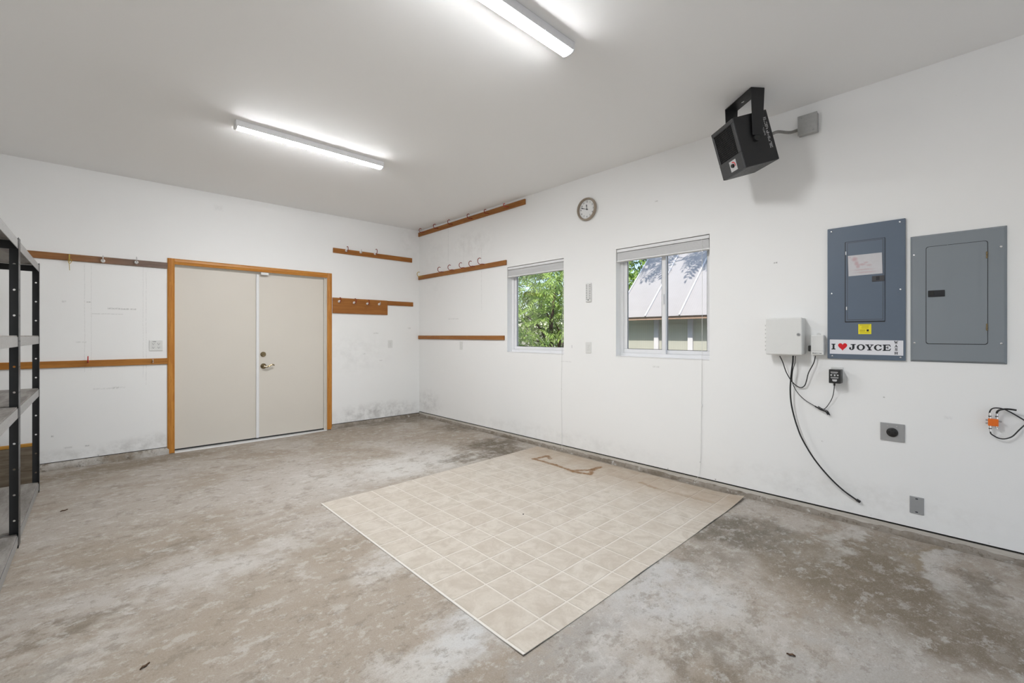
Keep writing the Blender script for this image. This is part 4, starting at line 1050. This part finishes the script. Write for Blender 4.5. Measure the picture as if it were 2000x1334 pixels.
def shelf_unit(y0, y1, label):
    r = thing('shelving_unit', Matrix.Translation((SXF-SDEP/2, (y0+y1)/2, 0)), label, 'shelving', 'metal shelving units against the left wall')
    X1, X0, H2 = SDEP/2, -SDEP/2, (y1-y0)/2
    for (x, sx) in ((X1, -1), (X0, 1)):
        for (y, sy) in ((-H2, 1), (H2, -1)): post(r, x, y, sx, sy)
    for (z0, z1) in LEV:
        for s, x in ((1, X1), (-1, X0)):
            m = MB(); m.box(x-.004 if s > 0 else x, x if s > 0 else x+.004, -H2+.004, H2-.004, z0, z1-.008)
            m.box(*((x-.026, x-.004) if s > 0 else (x+.004, x+.026)), -H2+.004, H2-.004, z1-.0165, z1-.0135)
            bo_ = m.build('side_beam', M['beampaint'], r, bevel=.001)
            bo_.location.x = -.0015 if s > 0 else .0015
        for y in (-H2+.003, H2-.006):
            MB().box(X0+.004, X1-.004, y, y+.003, z0, z1-.014).build('end_beam', M['shelfpaint'], r)
        MB().box(X0+.008, X1-.006, -H2+.008, H2-.008, z1-.0132, z1).build('shelf_board', M['deck'], r, bevel=.001)
    return r
shelf_unit(-2.05, -.739, 'black metal shelving unit standing nearer the double door wall')
shelf_unit(-3.37, -2.056, 'black metal shelving unit standing farther from double door wall')
ob = thing('old_board', Matrix.Translation((-4.42, -.40, 0)), 'weathered brown board on edge behind the shelving, amber top', 'board')
MB().box(-.32, .30, -.02, .02, 0, .325).build('plank', M['oldboard'], ob, bevel=.003)
MB().box(-.32, .30, -.0215, .02, .326, .352).build('amber_edge', M['amberedge'], ob, bevel=.003)

# ------------------------------------------------------------------ bits on the floor
for (px, py, s, a_, lb) in ((125,998,.022,.4,'curled brown leaf scrap on concrete near shelving'), (283,1303,.018,.5,'curled brown leaf scrap on concrete far from walls'), (1545,1281,.016,2.0,'dark twig scrap on bare concrete beside vinyl sheet'),
                        (160,889,.014,.2,'brown crumb on concrete by kerb left of door'), (1022,1006,.005,0,'tiny black pebble on the vinyl sheet')):
    p = onF(px, py, fz(onF(px, py).x)); z = .0045 if 'vinyl sheet' in lb and 'pebble' in lb else 0
    m = MB()
    if 'pebble' in lb: m.lathe([(0,0),(s*.8,0),(s,s*.5),(s*.6,s),(0,s*1.05)], 8)
    else:
        n = 6
        for i in range(n+1):
            t = i/n; wd = s*.32*math.sin(math.pi*min(.97, max(.06, t))); zz = .002+.004*math.sin(t*5)**2
            m.v += [((t-.5)*s*2, -wd, zz+.003), ((t-.5)*s*2, 0, zz), ((t-.5)*s*2, wd, zz+.003), ((t-.5)*s*2, 0, max(0, zz-.003))]
        for i in range(n):
            for k_ in range(4): m.f.append([i*4+k_, i*4+(k_+1) % 4, i*4+4+(k_+1) % 4, i*4+4+k_])
        m.f.append([0,1,2,3]); m.f.append([n*4+3,n*4+2,n*4+1,n*4])
    o_ = m.build('pebble' if 'pebble' in lb else 'floor_scrap', M['dryleaf'] if 'pebble' not in lb else M['ink'])
    o_.location = (p.x, p.y, p.z+z); o_.rotation_euler = (0,0,a_); tag(o_, lb, 'pebble' if 'pebble' in lb else 'debris')

# ------------------------------------------------------------------ outside: greenhouse
GX0, GZ0, GYE = 3.5, 1.745, -1.385
ghs = thing('greenhouse', Matrix.Translation((GX0, GYE, 0)), 'pale sheet-clad greenhouse with sloping roof outside sliding window', 'greenhouse')
bays = [0.0] + [-(.641+.628*i) for i in range(7)]        # distances along -y from the far end
run = 1.55
for i in range(len(bays)-1):
    y1, y0 = bays[i], bays[i+1]
    m = MB().hexa([(-.12,y0,GZ0-.12),(-.12,y1,GZ0-.12),(run,y1,GZ0+run),(run,y0,GZ0+run),(-.128,y0,GZ0-.112),(-.128,y1,GZ0-.112),(run-.008,y1,GZ0+run+.008),(run-.008,y0,GZ0+run+.008)])
    m.build('roof_sheet', M['ghroof'], ghs)
    m = MB().hexa([(run,y0,GZ0+run),(run,y1,GZ0+run),(2*run,y1,GZ0),(2*run,y0,GZ0),(run+.008,y0,GZ0+run+.008),(run+.008,y1,GZ0+run+.008),(2*run+.008,y1,GZ0+.008),(2*run+.008,y0,GZ0+.008)])
    m.build('roof_sheet', M['ghroof'], ghs)
    MB().box(.20, .212, y0, y1, -.06, GZ0+.10).build('wall_sheet', M['ghwall'], ghs)
for i, y in enumerate(bays):
    MB().hexa([(-.13,y-.011,GZ0-.112),(-.13,y+.011,GZ0-.112),(run,y+.011,GZ0+run+.018),(run,y-.011,GZ0+run+.018),(-.148,y-.011,GZ0-.094),(-.148,y+.011,GZ0-.094),(run-.018,y+.011,GZ0+run+.036),(run-.018,y-.011,GZ0+run+.036)]).build('roof_batten', M['ghflash'], ghs)
    MB().box(.155, .198, y-.088 if i else y-.06, y-.002 if i else y, -.06, GZ0+.06).build('post', M['ghwhite'], ghs, bevel=.003)
MB().box(-.10, -.06, bays[-1], 0, GZ0-.17, GZ0-.085).build('fascia', M['ghwood'], ghs, bevel=.003)
MB().box(.22, 2*run-.05, bays[-1]+.02, -.02, -.06, -.02).build('bounce_floor', M['ghbounce'], ghs)  # pale slab added to bounce light up and brighten the wall sheets
MB().box(.17, .199, bays[-1], 0, .95, .985).build('girt', M['ghwood'], ghs, bevel=.003)
MB().box(.214, .24, bays[-1], 0, 1.50, 1.53).build('girt', M['ghwood'], ghs, bevel=.003)
MB().add([(.2,-.005,-.06),(2*run,-.005,-.06),(2*run,-.005,GZ0),(run,-.005,GZ0+run),(.2,-.005,GZ0+.2),(.2,.005,-.06),(2*run,.005,-.06),(2*run,.005,GZ0),(run,.005,GZ0+run),(.2,.005,GZ0+.2)],
         [(0,1,2,3,4),(9,8,7,6,5),(0,5,6,1),(1,6,7,2),(2,7,8,3),(3,8,9,4),(4,9,5,0)]).build('gable_sheet', M['ghwall'], ghs)

# ------------------------------------------------------------------ outside: shrub and trees
def spray_mesh(seed, L=.36, pairs=7, ll=.105, lw=.032, droop=.5):
    rg = random.Random(seed); m = MB()
    def leaf(base, d, nrm, l, wd):
        d = d.normalized(); s = d.cross(nrm).normalized(); nn = s.cross(d)
        mid_ = base+d*l*.45-nn*l*.02; tip = base+d*l-nn*l*.22
        m.add([base, mid_+s*wd/2+nn*wd*.18, tip, mid_-s*wd/2+nn*wd*.18, mid_], [(0,4,1),(1,4,2),(2,4,3),(3,4,0)])
    spine = []
    for i in range(pairs+2):
        t = i/(pairs+1); spine.append(Vector((L*t, 0, -droop*L*t*t)))
    m.tube(spine, .0035, 4)
    for i in range(1, pairs+1):
        b = spine[i]; tz = (spine[i+1]-spine[i-1]).normalized()
        for s in (-1, 1):
            d = tz*.55+Vector((0, s, -.25+rg.uniform(-.2,.15))); leaf(b, d, Vector((rg.uniform(-.2,.2), rg.uniform(-.2,.2), 1)), ll*rg.uniform(.8,1.15), lw*rg.uniform(.85,1.2))
    leaf(spine[-1], spine[-1]-spine[-2], Vector((0,0,1)), ll*1.1, lw)
    return m
def mesh_only(mb, name, mat):
    me = bpy.data.meshes.new(name); me.from_pydata(mb.v, [], mb.f); me.materials.append(mat); return me
SPR = [mesh_only(spray_mesh(i), 'leaf_spray', M['leaf']) for i in range(5)]
SPD = [spray_mesh(20+i, L=.42, ll=.12, lw=.04) for i in range(4)]
def orient(rg, out, spread=.9):
    d = (out+Vector((rg.uniform(-1,1), rg.uniform(-1,1), rg.uniform(-.6,.6)))*spread).normalized()
    side = Vector((0,0,1)).cross(d).normalized(); u_ = d.cross(side)
    return Matrix((d, side, u_)).transposed()
def place_sprays(root, n, seed, fn, out):
    rg = random.Random(seed)
    for i in range(n):
        p = fn(rg); o_ = bpy.data.objects.new('leaf_spray', SPR[i % 5]); COL.objects.link(o_); o_.parent = root
        s = rg.uniform(.75, 1.25); o_.matrix_local = Matrix.Translation(p) @ orient(rg, out).to_4x4() @ Matrix.Scale(s, 4)
def stuff_foliage(root, n, seed, fn, out, mat, name='inner_foliage', sc_=1.0):
    rg = random.Random(seed); m = MB()
    for i in range(n):
        b = SPD[i % 4]; X = Matrix.Translation(fn(rg)) @ orient(rg, out, 1.3).to_4x4() @ Matrix.Scale(rg.uniform(.7,1.3)*sc_, 4)
        m.add([X @ Vector(v) for v in b.v], b.f)
    me = mesh_only(m, name, mat); o_ = bpy.data.objects.new(name, me); COL.objects.link(o_); o_.parent = root; o_['kind'] = 'stuff'; return o_
def branchy(root, base, tips, r0):
    for t_ in tips:
        a_, b_ = Vector(base), Vector(t_); md = a_.lerp(b_, .5)+Vector((.1,-.08,.2))
        MB().tube(catmull([a_, md, b_], 5), [r0*(1-.085*i) for i in range(11)], 7).build('branch', M['bark'], root, smooth=True)
sh = thing('leafy_shrub', Matrix.Translation((3.3, .1, -.06)), 'bright green sunlit shrub with feathery leaves outside window', 'shrub')
MB().tube(catmull([(0,0,-.02),(.03,.05,.7),(-.05,0,1.5),(.05,-.05,2.4)], 6), [.075-.0028*i for i in range(19)], 10).build('trunk', M['bark'], sh, smooth=True)
branchy(sh, (0,0,.6), [(-.6,-.6,1.6), (-.5,.5,1.9), (-.8,0,1.3), (.3,.7,2.2), (-.3,-.9,2.4)], .04)
place_sprays(sh, 280, 11, lambda r: Vector((-.75+r.uniform(-.35,.55), r.uniform(-.95,1.25), r.uniform(.35,3.0))), Vector((-.7,-.5,.15)))
stuff_foliage(sh, 420, 12, lambda r: Vector((.45+r.uniform(-.6,.7), r.uniform(-.75,2.1), r.uniform(.1,3.3))), Vector((-.6,-.5,.1)), M['leafdark'])  # darker leaf colour paints the shade inside the shrub
tr2 = thing('garden_tree', Matrix.Translation((8.2, 1.9, -.06)), 'dark green tree behind the greenhouse', 'tree')
MB().tube(catmull([(0,0,-.02),(.05,.05,1.5),(-.05,0,3),(.1,0,4.6)], 6), [.16-.006*i for i in range(19)], 10).build('trunk', M['bark'], tr2, smooth=True)
branchy(tr2, (0,0,1.6), [(-1.0,-.8,2.6), (-.8,.8,3.2), (.8,-.6,3.4), (.2,.9,4.2)], .07)
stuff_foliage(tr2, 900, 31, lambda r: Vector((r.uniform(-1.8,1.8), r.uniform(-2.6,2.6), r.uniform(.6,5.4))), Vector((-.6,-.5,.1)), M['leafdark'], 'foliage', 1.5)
stuff_foliage(tr2, 260, 32, lambda r: Vector((-1.7+r.uniform(-.5,.5), r.uniform(-2.6,2.6), r.uniform(1.8,5.4))), Vector((-.6,-.5,.1)), M['leaf'], 'painted_sun_foliage', 1.4)  # brighter leaf colour paints sunlight onto the near side of the crown
tr3 = thing('garden_tree', Matrix.Translation((4.2, -6.9, -.06)), 'tall tree overhanging the greenhouse roof', 'tree')
MB().tube(catmull([(0,0,-.02),(.05,.1,2.0),(-.1,.3,4),(-.2,.6,5.6)], 6), [.15-.005*i for i in range(19)], 10).build('trunk', M['bark'], tr3, smooth=True)
branchy(tr3, (-.1,.3,4.0), [(-1.5,2.6,4.9), (-1.6,4.2,5.0), (-1.2,3.4,5.2), (-1.7,5.2,5.0)], .06)
def can(r):
    y = r.uniform(2.0, 6.2); return Vector((-1.42+r.uniform(-.25,.75), y, 4.95+r.uniform(-.25,.35)))
stuff_foliage(tr3, 200, 41, can, Vector((-.3,.6,-.3)), M['leaf'], 'foliage', 1.0)
